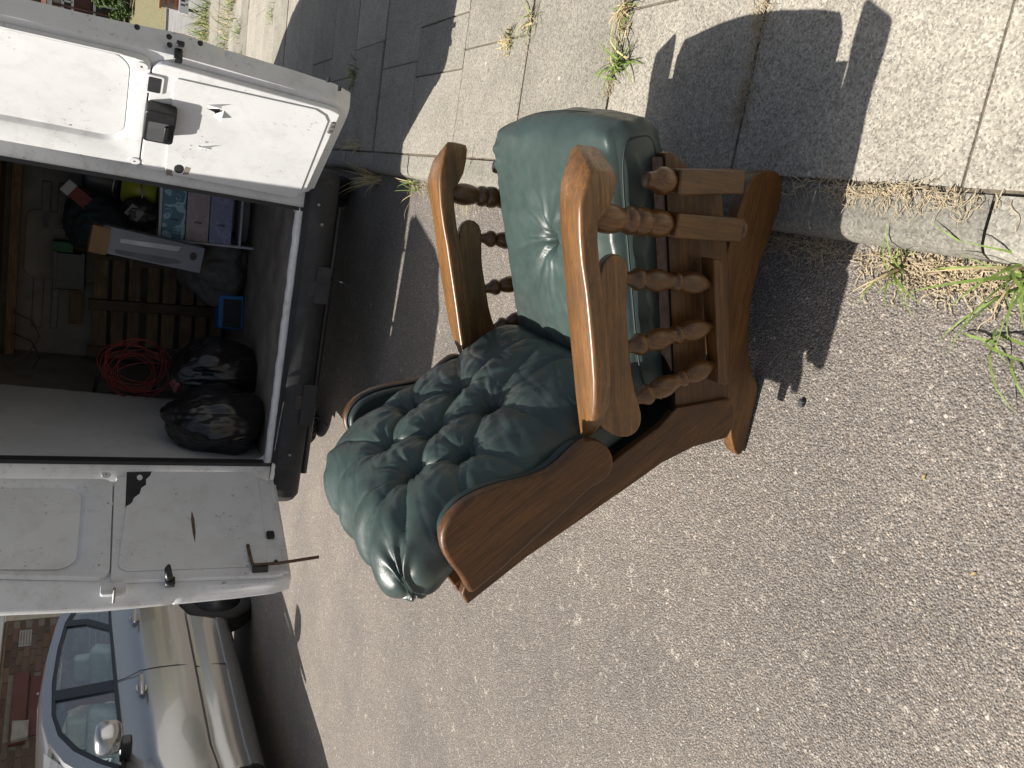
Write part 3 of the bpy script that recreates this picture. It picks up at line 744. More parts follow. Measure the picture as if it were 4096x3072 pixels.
# rear doors, built in (r along the door from its hinge, z up, d out of the inside face)
def make_door(hinge, dr, nrm, W, parent, right):
    dr = Vector((*dr, 0)).normalized(); nrm = Vector((*nrm, 0)).normalized(); H0 = Vector((*hinge, 0))
    def T(r, z, d=0): return tuple(H0+dr*r+nrm*d+Vector((0, 0, z)))
    if right:
        ri = lambda z: np.interp(z, [.53, .56, .60, .66, .80, 1.1, 1.3, 1.5, 1.8, 2.2, 2.36, 2.40], [.70, .735, .755, .768, .785, .805, .813, .805, .805, .79, .74, .68])
        ro = lambda z: np.interp(z, [.53, .6, .8, 1.08, 1.1, 1.26, 1.5, 1.8, 2.2, 2.40], [.735, .765, .785, .803, .806, .832, .805, .800, .77, .68])
    else:
        ri = lambda z: np.interp(z, [.53, .56, .60, .66, .80, 1.04, 1.4, 1.8, 2.2, 2.36, 2.40], [.72, .745, .757, .764, .765, .758, .735, .67, .64, .60, .54])
        ro = lambda z: np.interp(z, [.53, .6, .8, 1.04, 1.2, 1.4, 1.8, 2.2, 2.40], [.73, .752, .768, .778, .785, .790, .775, .73, .60])
    r0 = lambda z: np.interp(z, [.5, 1.2, 1.5, 2.4], [.052, .052, .062, .13])
    zs = [.53, .545, .57, .61, .66, .73, .80, .92, 1.04, 1.075, 1.085, 1.095, 1.13, 1.25, 1.4, 1.6, 1.8, 2.0, 2.2, 2.30, 2.36, 2.40]
    rings = []
    for z in zs:
        a, b = ri(z), ro(z); k = .012 if abs(z-1.085) < .006 else 0; e = 0 if .545 < z < 2.45 else .012
        rings.append([T(r0(z), z, -e), T(a-.035, z, -e), T(a-.008, z, -.006-e), T(a*.6+b*.4+.002, z, -.030), T(b-.004, z, -.062-k*.3), T(b+.004-k, z, -.084), T(b+.004-k*.5, z, -.098), T(b-.02, z, -.108), T(a*.5, z, -.116+e), T(r0(z)+.10, z, -.108+e), T(r0(z)+.05, z, -.06), T(r0(z)+.006, z, -.02)])
    D = loft('rear_door', rings, M['white'], parent, auto=42)
    # pressed inner frame round the blanked window
    q0 = rr(.06, (W*.985 if right else .70), 1.355, 2.33, .05, 8)
    q1 = rr(.20, W*1.0, 1.41, 2.29, .10, 8) if right else rr(.09, .655, 1.475, 2.29, .09, 8)
    q0 = [(min(x, ri(z)-.012), z) for x, z in q0]; q1 = [(min(x, ri(z)-.030), z) for x, z in q1]
    cx = sum(p[0] for p in q1)/len(q1); cz = sum(p[1] for p in q1)/len(q1)
    q2 = [(cx+(x-cx)*.90, cz+(z-cz)*.945) for x, z in q1]
    n = len(q0); V = [T(x, z, .001) for x, z in q0]+[T(cx+(x-cx)*.985, cz+(z-cz)*.99, .026) for x, z in q0]+[T(x, z, .026) for x, z in q1]+[T(cx+(x-cx)*.975, cz+(z-cz)*.985, .021) for x, z in q1]+[T(x, z, .003) for x, z in q2]
    F = []
    for a in range(4): F += [(a*n+i, a*n+(i+1) % n, (a+1)*n+(i+1) % n, (a+1)*n+i) for i in range(n)]
    mesh('window_frame', V, F, M['white'], D, auto=50)
    q3 = [(cx+(x-cx)*.905, cz+(z-cz)*.95) for x, z in q1]
    prism('window_panel', q3, lambda x, z: T(x, z, .0045), lambda x, z: T(x, z, .0105), M['white_panel'], D, .002)
    # lower pressing
    q4 = rr(.046, W*.985, .575, 1.353, .06, 6)
    q4 = [(min(x, ri(z)-.022), z) for x, z in q4]
    prism('lower_pressing', q4, lambda x, z: T(x, z, .0), lambda x, z: T(x, z, .026), M['white'], D, .008, 3)
    for hz in (.78, 1.32, 2.1):
        box('hinge', T(.022, hz, -.03), (.05, .05, .05), M['white_worn'], D, bevel=.006)
    return D, T

def disc(name, T, r, z, d0, d1, rad, mat, parent, n=20, sq=1.0):
    V = [T(r+rad*math.cos(2*math.pi*k/n), z+sq*rad*math.sin(2*math.pi*k/n), d0) for k in range(n)]+[T(r+rad*.9*math.cos(2*math.pi*k/n), z+sq*rad*.9*math.sin(2*math.pi*k/n), d1) for k in range(n)]
    F = [tuple(range(n)), tuple(range(2*n-1, n-1, -1))]+[(i, (i+1) % n, n+(i+1) % n, n+i) for i in range(n)]
    return mesh(name, V, F, mat, parent, auto=40)

WR = .786
D, T = make_door((-.18, 4.25), (.598, -.802), (-.802, -.598), WR, van, True)
D['label'] = 'right rear door, sunlit inside face with torn white hardboard'
lp = [(.715, 1.255), (.725, .690), (.700, .640), (.665, .618), (.10, .604), (.045, .61), (.03, .64), (.045, 1.225), (.07, 1.243), (.54, 1.262), (.70, 1.268)]
pan = prism('lower_panel', lp, lambda x, z: T(x, z, .0265), lambda x, z: T(x, z, .032), M['white_panel'], D, .0018)
# torn flaps
for a in (((.575, 1.125), (.555, 1.075), (.605, 1.07)), ((.575, 1.092), (.545, 1.088), (.556, 1.060), (.585, 1.062)), ((.31, 1.125), (.285, 1.105), (.285, 1.085), (.30, 1.083))):
    prism('tear', a, lambda x, z: T(x, z, .0318), lambda x, z: T(x, z, .0324), M['black'], pan, 0)
for a in (((.60, 1.125), (.62, 1.07), (.577, 1.12)), ((.30, 1.128), (.325, 1.07), (.282, 1.118)), ((.545, 1.095), (.53, 1.06), (.585, 1.055))):
    n = len(a); mesh('torn_flap', [T(x, z, .033+(.022 if i == 1 else 0)) for i, (x, z) in enumerate(a)]+[T(x, z, .0322) for x, z in a], [(0, 1, 2), (5, 4, 3), (0, 3, 4, 1), (1, 4, 5, 2), (2, 5, 3, 0)], M['white_panel'], pan)
hb = prism('handle', rr(.335, .545, 1.237, 1.362, .02, 4), lambda x, z: T(x, z, .026), lambda x, z: T(x, z, .085), M['black'], D, .008, 3)
ring_o = rr(.35, .48, 1.262, 1.345, .012, 3)
prism('grip_recess', ring_o, lambda x, z: T(x, z, .0845), lambda x, z: T(x, z, .0862), plain('grey_plastic', (.10, .10, .105), .45), hb, 0)
prism('grip', rr(.36, .47, 1.262, 1.281, .006, 2), lambda x, z: T(x, z, .086), lambda x, z: T(x, z, .10), M['black'], hb, .004)
fr_ = rr(.593, .706, 1.302, 1.374, .012, 3)
lf = prism('latch_opening', fr_, lambda x, z: T(x, z, .026), lambda x, z: T(x, z, .034), M['white'], D, .003)
prism('opening', rr(.605, .695, 1.314, 1.362, .006, 3), lambda x, z: T(x, z, .0345), lambda x, z: T(x, z, .0352), M['seal'], lf, 0)
for r, z in ((.735, 1.392), (.095, 1.378), (.285, 1.325)):
    p = disc('check_plate', T, r, z, .026, .031, .026, M['white'], D); disc('screw_hole', T, r, z, .0312, .0318, .005, M['black'], p, 12)
disc('hand_hole', T, .10, 1.185, .0322, .0328, .036, M['seal'], pan, 24, .62)
for a in (((.03, 1.235), (.085, 1.24), (.082, 1.215), (.035, 1.205)), ((.06, 1.165), (.13, 1.16), (.125, 1.135), (.07, 1.14))):
    prism('bare_patch', a, lambda x, z: T(x, z, .0321), lambda x, z: T(x, z, .0325), M['ply'], pan, 0)
lk = prism('latch_hook', rr(.805, .835, 1.25, 1.282, .008, 3), lambda x, z: T(x, z, -.02), lambda x, z: T(x, z, .035), M['black'], D, .004)
box('hook_tongue', T(.848, 1.262, -.03), (.022, .03, .03), M['black'], lk, bevel=.005)
for r, z, d in ((.862, 1.305, -.045), (.835, 1.30, -.03), (.865, 1.19, -.05), (.87, 1.42, -.045)):
    disc('edge_grommet', lambda a, b, c: T(r+(a-r)*.45, b, d+(a-r)*-.8+c), r, z, .006, .010, .011, M['black'], D, 12)
sp = prism('striker_plate', rr(.585, .665, .578, .604, .01, 3), lambda x, z: T(x, z, .026), lambda x, z: T(x, z, .034), M['bulk'], D, .003)
for r in (.607, .64): disc('screw', T, r, .591, .034, .037, .009, M['steel'], sp, 12)
for r, z in ((.835, .66), (.80, .60), (.815, .565)):
    box('edge_clip', T(r, z, -.05), (.02, .035, .008), M['black'], D)

WL = .791
D, T = make_door((-1.755, 4.25), (-.386, -.923), (.923, -.386), WL, van, False)
D['label'] = 'left rear door in shade, white inner panel with a torn corner'
lp = [(.262, 1.296), (.245, 1.272), (.205, 1.262), (.175, 1.235), (.135, 1.228), (.112, 1.205), (.072, 1.205), (.045, 1.186), (.015, 1.178), (.012, 1.10), (.012, .66), (.036, .637), (.10, .635), (.628, .645), (.665, .655), (.682, .685), (.675, 1.29), (.655, 1.318), (.629, 1.326)]
pan = prism('lower_panel', lp, lambda x, z: T(x, z, .0275), lambda x, z: T(x, z, .033), M['white_panel'], D, .0018)
prism('torn_opening', [(.268, 1.30), (.014, 1.297), (.008, 1.17), (.15, 1.20)], lambda x, z: T(x, z, .0262), lambda x, z: T(x, z, .0272), M['seal'], D, 0)
disc('cable_grommet', T, .055, 1.235, .0272, .031, .020, M['white_worn'], D, 16, .7)
prism('rust_streak', [(.30, .992), (.36, .998), (.46, .993), (.52, .985), (.45, .979), (.36, .981)], lambda x, z: T(x, z, .0331), lambda x, z: T(x, z, .0334), M['rusty'], pan, 0)
for r, z in ((.035, 1.393), (.24, 1.378), (.63, 1.405)):
    p = disc('check_plate', T, r, z, .026, .030, .024, M['white'], D); disc('screw_hole', T, r, z, .0302, .031, .004, M['black'], p, 12)
lk = prism('latch_plate', rr(.735, .80, 1.29, 1.395, .012, 3), lambda x, z: T(x, z, .012), lambda x, z: T(x, z, .034), M['white_worn'], D, .004)
box('latch_pin', T(.80, 1.338, .02), (.07, .02, .012), M['steel'], lk, bevel=.004)
lk = loft('door_hook', [[T(r+a, 1.105+b, d) for a, b in ((-.02, -.02), (.02, -.02), (.02, .02), (-.02, .02))] for r, d in ((.745, .01), (.755, .05))], M['black'], D)
tube('hook_arm', [T(.752, 1.105, .04), T(.745, 1.115, .075), T(.72, 1.12, .095), T(.70, 1.115, .09)], [.016, .017, .015, .008], M['black'], lk, 10)
tube('bent_bar', [T(.545, .735, .035), T(.62, .733, .045), T(.680, .728, .05), T(.690, .715, .052), T(.688, .60, .055), T(.676, .40, .075)], .0085, M['rusty'], D, 8)
box('bar_bracket', T(.700, .69, .035), (.035, .03, .075), M['black'], D, bevel=.004)
prism('lower_striker', rr(.46, .505, .595, .635, .008, 3), lambda x, z: T(x, z, .026), lambda x, z: T(x, z, .045), M['black'], D, .004)
prism('bottom_rail', [(.06, .548), (.72, .548), (.715, .578), (.06, .578)], lambda x, z: T(x, z, .0), lambda x, z: T(x, z, .022), M['white_worn'], D, .004)
disc('drain_hole', T, .655, .605, .0262, .0285, .015, M['seal'], D, 14, .7)

# ================================================================== LOAD IN THE VAN
def fz(x): return .567+VZ*.0+(VX-x)*math.sin(math.radians(2.0))
cq = NT('drawer_print')
def drawer_mat(name, bgc, fgc, sc):
    t = NT(name); w = t.n('TexWave'); w.wave_type = 'RINGS'; w.inputs['Scale'].default_value = sc; w.inputs['Distortion'].default_value = 9; w.inputs['Detail'].default_value = 1.2; w.inputs['Detail Scale'].default_value = 1.4
    t.l(t.pos, w.inputs['Vector'])
    t.set(col=t.mix(t.ramp(w.outputs['Fac'], [(.80, 0.), (.86, 1.)]), bgc, fgc), rough=.6); return t.m
d_blue = drawer_mat('blue_patterned_front', (.10, .22, .30), (.35, .55, .62), 9)
d_pink = drawer_mat('pink_patterned_front', (.42, .32, .33), (.48, .37, .37), 11)
d_lil = drawer_mat('lilac_patterned_front', (.25, .26, .40), (.32, .33, .47), 10)
dx0, dx1, dy = -.60, -.20, 5.62
z0 = fz(-.4)+.0
chest = thing('drawer_chest', (-.40, dy+.15, z0), 'small white chest of three patterned drawers inside the van', 'drawers')
zt = 1.14; zb = .70
boxes('carcass', [((-.40, dy+.16, zt+.008), (.43, .33, .016)), ((-.40, dy+.16, (zb+z0)/2+.02), (.42, .32, .012)), ((dx0-.007, dy+.16, (zt+z0)/2), (.014, .33, zt-z0)), ((dx1+.007, dy+.16, (zt+z0)/2), (.014, .33, zt-z0)), ((-.40, dy+.315, (zt+z0)/2), (.42, .01, zt-z0))], M['white_in'], chest)
for k, mm in enumerate((d_blue, d_pink, d_lil)):
    h = (zt-zb)/3; zc = zt-h*(k+.5)
    dr = box('drawer_front', (-.40, dy+.006, zc), (.394, .018, h-.006), mm, chest, bevel=.002)
    tube('handle', [(-.475, dy-.004, zc-.02), (-.475, dy-.018, zc-.018), (-.475, dy-.018, zc+.018), (-.475, dy-.004, zc+.02)], .004, M['steel'], dr, 6)
# little drawn symbols on the top drawer: heart, window, spiral
sy = plain('pale_ink', (.40, .60, .66), .6)
def ink(pts, nm, w=.0035): tube(nm, pts, w, sy, chest, 5)
hx, hz = -.565, 1.105
ink([(hx+.018*math.sin(t)**3, dy-.004, hz+.0012*(13*math.cos(t)-5*math.cos(2*t)-2*math.cos(3*t)-math.cos(4*t))) for t in [2*math.pi*i/24 for i in range(25)]], 'heart_print')
ink([(-.56, dy-.004, 1.065), (-.52, dy-.004, 1.065), (-.52, dy-.004, 1.02), (-.56, dy-.004, 1.02), (-.56, dy-.004, 1.065)], 'window_print')
ink([(-.54, dy-.004, 1.065), (-.54, dy-.004, 1.02)], 'window_print'); ink([(-.56, dy-.004, 1.042), (-.52, dy-.004, 1.042)], 'window_print')
for (ax, az) in ((-.43, 1.10), (-.33, 1.05)):
    ink([(ax+.004*t*math.cos(t), dy-.004, az+.004*t*math.sin(t)) for t in [.35*i for i in range(22)]], 'spiral_print')

# tall printed carton leaning beside the drawers
ct = thing('tall_carton', (-.69, 5.50, fz(-.69)), 'tall pale printed appliance carton propped on the grey sheet beside the drawers', 'box')
cR = Matrix.Rotation(math.radians(8), 3, 'Y')@Matrix.Rotation(math.radians(4), 3, 'X')
cc = Vector((-.665, 5.52, 1.19))
mcart = plain('printed_carton', (.24, .26, .30), .5, var=.1, vs=3)
cbx = box('carton_body', cc, (.17, .13, .60), mcart, ct, R=cR, bevel=.004)
def cpt(x, z, d=-.0665): return cc+cR@Vector((x*.85, d+(.0015 if abs(d) > .07 else 0), z*.70))
for nm, pts, mm in (('dark_stripe', [(-.085, .30), (-.055, .31), (-.03, -.20), (-.05, -.26), (-.09, -.10)], plain('print_grey', (.12, .13, .15), .5)),
                    ('light_stripe', [(.0, .28), (.03, .28), (.07, -.22), (.03, -.20)], plain('print_white', (.62, .64, .68), .5)),
                    ('grey_stripe', [(.05, .25), (.085, .25), (.09, -.30), (.075, -.24)], plain('print_mid', (.22, .24, .28), .5))):
    n = len(pts); mesh(nm, [cpt(x, z) for x, z in pts]+[cpt(x, z, -.0653) for x, z in pts], [tuple(range(n)), tuple(range(2*n-1, n-1, -1))]+[(i, (i+1) % n, n+(i+1) % n, n+i) for i in range(n)], mm, cbx)
n = 20
mesh('round_logo', [cpt(.02+.032*math.cos(2*math.pi*k/n), -.34+.032*math.sin(2*math.pi*k/n), -.0667) for k in range(n)]+[cpt(.02+.032*math.cos(2*math.pi*k/n), -.34+.032*math.sin(2*math.pi*k/n), -.0653) for k in range(n)], [tuple(range(n)), tuple(range(2*n-1, n-1, -1))]+[(i, (i+1) % n, n+(i+1) % n, n+i) for i in range(n)], M['black'], cbx)
box('cardboard_flap', cc+cR@Vector((-.01, -.01, .31)), (.17, .15, .10), plain('brown_cardboard', (.30, .18, .09), .8), ct, R=cR, bevel=.003)

# pallet on end against the bulkhead
pal = thing('wooden_pallet', (-1.2, 6.40, fz(-1.2)), 'weathered wooden pallet standing on end against the bulkhead', 'pallet')
for k in range(8):
    zc = .66+k*.118
    box('deck_board', (-1.20, 6.40+rnd.uniform(-.004, .004), zc+rnd.uniform(-.008, .008)), (.80, .018, .082+rnd.uniform(-.012, .014)), M['timber'], pal, bevel=.003)
for x in (-1.57, -1.215, -.84):
    box('stringer', (x, 6.365, 1.07), (.075, .05, .98), plain('dark_timber', (.10, .07, .045), .8, var=.3), pal, bevel=.004)

# grey dust sheet / sack
def lump(name, c, s, mat, label, cat, seed, amp=.16, sub=5, fold=1.0, flat=True, parent=None):
    bm = bmesh.new(); bmesh.ops.create_icosphere(bm, subdivisions=sub, radius=1)
    for v in bm.verts:
        p = v.co.normalized()
        k = 1+amp*noise.noise(p*1.6+Vector((seed, 0, 0)))*1.3
        k += amp*.55*fold*(ridged((p.x*1.2, p.y*1.2, p.z*.55), 3.2, seed)-.5)*.5
        k += amp*.22*fold*(ridged((p.x, p.y, p.z*.4), 7.5, seed+3)-.5)
        v.co = Vector((p.x*s[0]*k, p.y*s[1]*k, p.z*s[2]*k))
        if flat and v.co.z < -s[2]*.80: v.co.z = -s[2]*.80
    V = [tuple(v.co+Vector((c[0], c[1], c[2]+s[2]*.80))) for v in bm.verts]; F = [tuple(x.index for x in f.verts) for f in bm.faces]; bm.free()
    o = mesh(name, V, F, mat, parent, smooth=True)
    if label: tag(o, label, cat)
    return o
lump('dust_sheet', (-.80, 5.90, fz(-.80)), (.26, .27, .235), plain('grey_sheet', (.11, .105, .10), .7, var=.35, vs=9), 'crumpled dark grey sheet heaped in front of the pallet', 'sheet', 4, .22)
# blue box
bb = thing('blue_box', (-1.10, 5.78, fz(-1.1)), 'small bright blue box with a dark open side on the van floor', 'box')
zz = fz(-1.1); Rb2 = Matrix.Rotation(math.radians(12), 3, 'Z'); mblue = plain('blue_plastic', (.01, .16, .42), .45, var=.15)
box('shell', (-1.10, 5.80, zz+.085), (.24, .22, .17), mblue, bb, R=Rb2, bevel=.010, seg=3)
box('open_front', Vector((-1.10, 5.80, zz+.078))+Rb2@Vector((-.01, -.109, 0)), (.20, .006, .125), M['seal'], bb, R=Rb2, bevel=.002)
# bin bags
b1 = lump('bin_bag', (-1.545, 4.68, fz(-1.55)), (.205, .26, .30), M['bag'], 'big shiny black bin bag just inside the van sill', 'bin bag', 11, .13, 6, .75)
b1['group'] = 'black bin bags in the van'
b2 = lump('bin_bag', (-1.34, 5.06, fz(-1.34)), (.20, .20, .27), M['bag'], 'smaller black bin bag behind the big one, pale rubbish at its neck', 'bin bag', 23, .13, 6, .75)
b2['group'] = 'black bin bags in the van'
lump('bag_contents', (-1.42, 4.99, 1.00), (.045, .05, .045), plain('maroon_wrapper', (.16, .05, .06), .5), None, None, 31, .3, 3, 1, False, b2)
lump('bag_contents', (-1.55, 4.93, .99), (.03, .03, .04), plain('white_rag', (.5, .5, .55), .7), None, None, 35, .35, 3, 1, False, b2)
# cable wound on a black frame
cf = thing('cable_frame', (-1.52, 5.60, 1.06), 'red extension cable wound over a black metal frame', 'cable')
fp = [(-1.38, 5.62, 1.45), (-1.68, 5.60, 1.50), (-1.66, 5.60, 1.14), (-1.36, 5.62, 1.10), (-1.38, 5.62, 1.45)]
for a, b in zip(fp[:-1], fp[1:]): tube('frame_bar', [a, b], .012, M['black'], cf, 8)
for a in (fp[2], fp[3]): tube('frame_leg', [a, (a[0]-.02, a[1]+.10, fz(a[0])+.005)], .011, M['black'], cf, 8)
for k in range(12):
    t0 = rnd.uniform(0, 6.28); pts = []
    cx, cz = -1.50+rnd.uniform(-.05, .05), 1.26+rnd.uniform(-.06, .08); ra, rb = .13+rnd.uniform(-.03, .06), .17+rnd.uniform(-.04, .05); tl = rnd.uniform(-.5, .5)
    for i in range(29):
        a = t0+2*math.pi*i/28; x = ra*math.cos(a); z = rb*math.sin(a)
        pts.append((cx+x*math.cos(tl)-z*math.sin(tl), 5.585-.02*rnd.random()-k*.003, cz+x*math.sin(tl)+z*math.cos(tl)))
    tube('cable_loop', pts, .0034, M['cord'], cf, 6)
# things on the right, half hidden by the open door
tb = thing('yellow_tub', (-.32, 5.93, 1.165), 'yellow-green plastic tub on top of the patterned drawers', 'tub')
lathe('tub_wall', (-.33, 5.82, 1.16), (-.31, 5.86, 1.36), [(0, .05), (.02, .085), (1, .105), (1.001, .098), (.1, .08), (.08, .001)], plain('lime_plastic', (.30, .32, .03), .45, var=.15), tb, 24)
tube('tub_handle', [(-.42, 5.84, 1.33), (-.41, 5.73, 1.27), (-.33, 5.70, 1.25), (-.24, 5.74, 1.28), (-.215, 5.86, 1.33)], .005, M['steel'], tb, 6)
pt = thing('black_pot', (-.30, 5.86, 1.38), 'round black pot with pale rings above the yellow tub', 'pot')
lathe('pot_wall', (-.31, 5.87, 1.365), (-.27, 5.95, 1.56), [(0, .04), (.02, .095), (.9, .11), (1, .115), (1.0, .10), (.1, .08), (.08, .001)], M['black'], pt, 24)
lathe('rim_ring', (-.306, 5.878, 1.385), (-.304, 5.882, 1.395), [(0, .096), (.5, .102), (1, .096)], M['steel'], pt, 24)
rb_ = box('red_carton', (-.43, 6.05, 1.62), (.09, .07, .21), plain('red_carton_card', (.22, .035, .03), .6), None, R=Matrix.Rotation(math.radians(38), 3, 'Y'), bevel=.003)
tag(rb_, 'small red and white carton leaning high against the bulkhead', 'box')
box('white_end', Vector((-.43, 6.05, 1.62))+Matrix.Rotation(math.radians(38), 3, 'Y')@Vector((0, 0, .085)), (.093, .073, .06), M['white_in'], rb_, R=Matrix.Rotation(math.radians(38), 3, 'Y'), bevel=.002)
lump('dark_holdall', (-.60, 6.12, 1.30), (.20, .15, .24), plain('dark_green_cloth', (.012, .028, .028), .7), 'dark green soft holdall piled behind the tall carton', 'bag', 41, .2)
hp = thing('tool_heap_base', (-.62, 6.18, fz(-.62)), 'brown storage crate under the dark holdall behind the carton', 'crate')
boxes('crate_side', [((-.62, 6.18, fz(-.62)+.37), (.48, .36, .72))], plain('dark_brown_board', (.07, .05, .035), .7), hp)
box('crate_lid', (-.62, 6.18, fz(-.62)+.742), (.50, .38, .022), M['timber'], hp, bevel=.003)
lump('black_tool_bag', (-.47, 5.72, 1.165), (.10, .09, .12), M['black'], 'small black tool bag with a grey label on the drawers', 'tool bag', 51, .25)
box('grey_label', (-.46, 5.635, 1.30), (.08, .006, .09), M['bulk'], bpy.data.objects['black_tool_bag'], R=Matrix.Rotation(.6, 3, 'Y'))
cr = thing('black_crate', (-1.0, 6.48, 1.56), 'black plastic crate high on the bulkhead beside the timber strip', 'crate')
box('crate_shell', (-1.0, 6.50, 1.685), (.27, .16, .20), M['black'], cr, bevel=.008)
box('crate_rim', (-1.0, 6.415, 1.775), (.28, .014, .022), M['black'], cr)
box('crate_rim', (-1.0, 6.415, 1.60), (.28, .014, .018), M['black'], cr)
gb = box('green_carton', (-.83, 6.50, 1.73), (.075, .12, .13), plain('green_card', (.02, .13, .05), .6), None, bevel=.003)
tag(gb, 'slim green carton wedged beside the black crate', 'box')
ban = thing('yellow_fruit', (-1.0, 6.40, 2.135), 'bunch of yellow fruit on the high van shelf', 'fruit')
for k in range(4):
    a = -.5+k*.35
    tube('fruit', [(-1.0+.05*math.sin(a)*t*2.2, 6.36-.03*math.cos(t*2), 2.145+.012*k+.03*math.sin(t*3)) for t in [0, .3, .6, .9, 1.2]], [.006, .017, .019, .016, .004], plain('banana_skin', (.55, .40, .06), .5), ban, 8)
for k, (x, z) in enumerate(((-1.30, 2.05), (-1.45, 2.0))):
    tube_o = tube('hanging_wire', [(x, 6.3, 2.02), (x-.03, 6.2, 1.90), (x-.12, 6.1, 1.84), (x-.22, 6.05, 1.90), (x-.30, 5.98, 2.02)], .004, M['rubber'] if k else M['rusty'], None, 6)
    tag(tube_o, ('brown' if k == 0 else 'black')+' wire drooping from the van shelf', 'wire')

# ================================================================== CAR ACROSS THE ROAD
CX, CZ = -4.36, .0                      # plane of the car's near flank
def paint(name, col):
    t = NT(name); t.set(col=col, metal=.8, rough=.24, coat=1.0, coatr=.04)
    fl = t.voro(2500, 'F1', 'Color'); sp = t.n('SeparateColor'); t.l(fl, sp.inputs[0])
    t.set(col=t.mix(sp.outputs[0], mul(col, .88), mul(col, 1.1))); return t.m
M['silver'] = paint('silver_car_paint', (.37, .37, .365))
M['glass'] = None
def glass(name, tint=(.92, .98, .97)):
    m_ = bpy.data.materials.new(name); m_.use_nodes = True; t = m_.node_tree; t.nodes.clear()
    o = t.nodes.new('ShaderNodeOutputMaterial'); mx = t.nodes.new('ShaderNodeMixShader'); tr = t.nodes.new('ShaderNodeBsdfTransparent'); gl = t.nodes.new('ShaderNodeBsdfGlossy'); lw = t.nodes.new('ShaderNodeLayerWeight'); fr = t.nodes.new('ShaderNodeMath'); fr.operation = 'POWER'; fr.inputs[1].default_value = 3.0; t.links.new(lw.outputs['Facing'], fr.inputs[0]); lw.inputs[0].default_value = .5
    tr.inputs[0].default_value = (*tint, 1); gl.inputs['Roughness'].default_value = .02
    ad = t.nodes.new('ShaderNodeMath'); ad.operation = 'ADD'; ad.inputs[1].default_value = .06; t.links.new(fr.outputs[0], ad.inputs[0]); t.links.new(ad.outputs[0], mx.inputs[0]); t.links.new(tr.outputs[0], mx.inputs[1]); t.links.new(gl.outputs[0], mx.inputs[2]); t.links.new(mx.outputs[0], o.inputs[0]); return m_
M['glass'] = glass('car_glass')
M['trim'] = plain('black_trim', (.014, .015, .018), .3, var=.1)
M['seatcloth'] = plain('grey_seat_cloth', (.45, .45, .42), .8, var=.15, vs=20)
car = thing('parked_car', (CX-.9, 6.1, 0), 'silver grey tall estate car parked across the road', 'car')
HW = .90; XC = CX-HW
# lower body: sections across, stations along Y; near flank profile as inset from the widest plane
prof = [(.28, .10), (.31, .045), (.36, .010), (.415, .002), (.425, .016), (.46, .010), (.51, .002), (.56, .008), (.60, .014), (.635, .022), (.662, .020), (.685, .002), (.74, .0), (.86, .002), (.98, .010), (1.05, .016), (1.085, .020), (1.11, .038), (1.16, .058), (1.23, .076), (1.30, .092)]
belt = lambda y: np.interp(y, [3.7, 3.85, 4.1, 4.6, 5.05, 5.3, 6.3, 7.3, 8.0, 8.25], [.84, .97, 1.04, 1.10, 1.15, 1.225, 1.27, 1.315, 1.33, 1.31])
ins = lambda y: np.interp(y, [3.62, 3.68, 3.8, 4.05, 4.5, 7.5, 8.0, 8.22, 8.30], [.62, .40, .16, .05, .0, .0, .03, .12, .24])
bot = lambda y: np.interp(y, [3.62, 4.0, 8.0, 8.30], [.30, .26, .27, .36])
rings = []
for y in [3.62, 3.66, 3.74, 3.85, 4.0, 4.2, 4.5, 4.8, 5.05, 5.3, 5.7, 6.1, 6.5, 6.9, 7.3, 7.6, 7.85, 8.05, 8.17, 8.25, 8.30]:
    b = belt(y); i0 = ins(y); bz = bot(y); R = []
    pts = []
    for z, i in prof:
        zz = bz+(z-.28)*(b-bz)/(1.02); pts.append((HW-i-i0, zz))
    crown = .05 if y < 5.2 else .0
    top = [(HW*.62-i0*.6, b+.012+crown*.6), (HW*.3, b+.018+crown), (0, b+.02+crown)]
    R = pts+top
    R = R+[(-x, z) for x, z in reversed(R[:-1])]
    rings.append([(XC+x, y, z) for x, z in R])
body = loft('body', rings, M['silver'], car, auto=32)
# wheel arches cut out of the body
def cut_arches(ob, wheels, r):
    cut = []
    for wy in wheels:
        V = []; n = 40
        for x in (XC-HW-.2, XC+HW+.2): V += [(x-world_loc(ob)[0], wy+r*math.cos(2*math.pi*k/n)-world_loc(ob)[1], .345+r*math.sin(2*math.pi*k/n)) for k in range(n)]
        me = bpy.data.meshes.new('cutter'); me.from_pydata(V, [], [tuple(range(n)), tuple(range(2*n-1, n-1, -1))]+[(i, (i+1) % n, n+(i+1) % n, n+i) for i in range(n)])
        bm = bmesh.new(); bm.from_mesh(me); bmesh.ops.recalc_face_normals(bm, faces=bm.faces); bm.to_mesh(me); bm.free()
        c = bpy.data.objects.new('cutter', me); COL.objects.link(c); c.location = world_loc(ob)
        md = ob.modifiers.new('cut', 'BOOLEAN'); md.operation = 'DIFFERENCE'; md.object = c; md.solver = 'EXACT'; cut.append(c)
    dg = bpy.context.evaluated_depsgraph_get(); dg.update()
    me = bpy.data.meshes.new_from_object(ob.evaluated_get(dg)); ob.modifiers.clear(); ob.data = me
    for c in cut: bpy.data.objects.remove(c, do_unlink=True)
cut_arches(body, (4.62, 7.44), .385)
for y in (4.62, 7.44):
    for s in (-1, 1): wheel(XC+s*(HW-.135), y, .345, .22, car, .345)
box('underbody', (XC, 6.0, .34), (1.36, 4.3, .16), M['black'], car)
box('inner_arch', (XC, 7.44, .62), (1.30, .84, .30), M['black'], car); box('inner_arch', (XC, 4.62, .62), (1.30, .84, .30), M['black'], car)
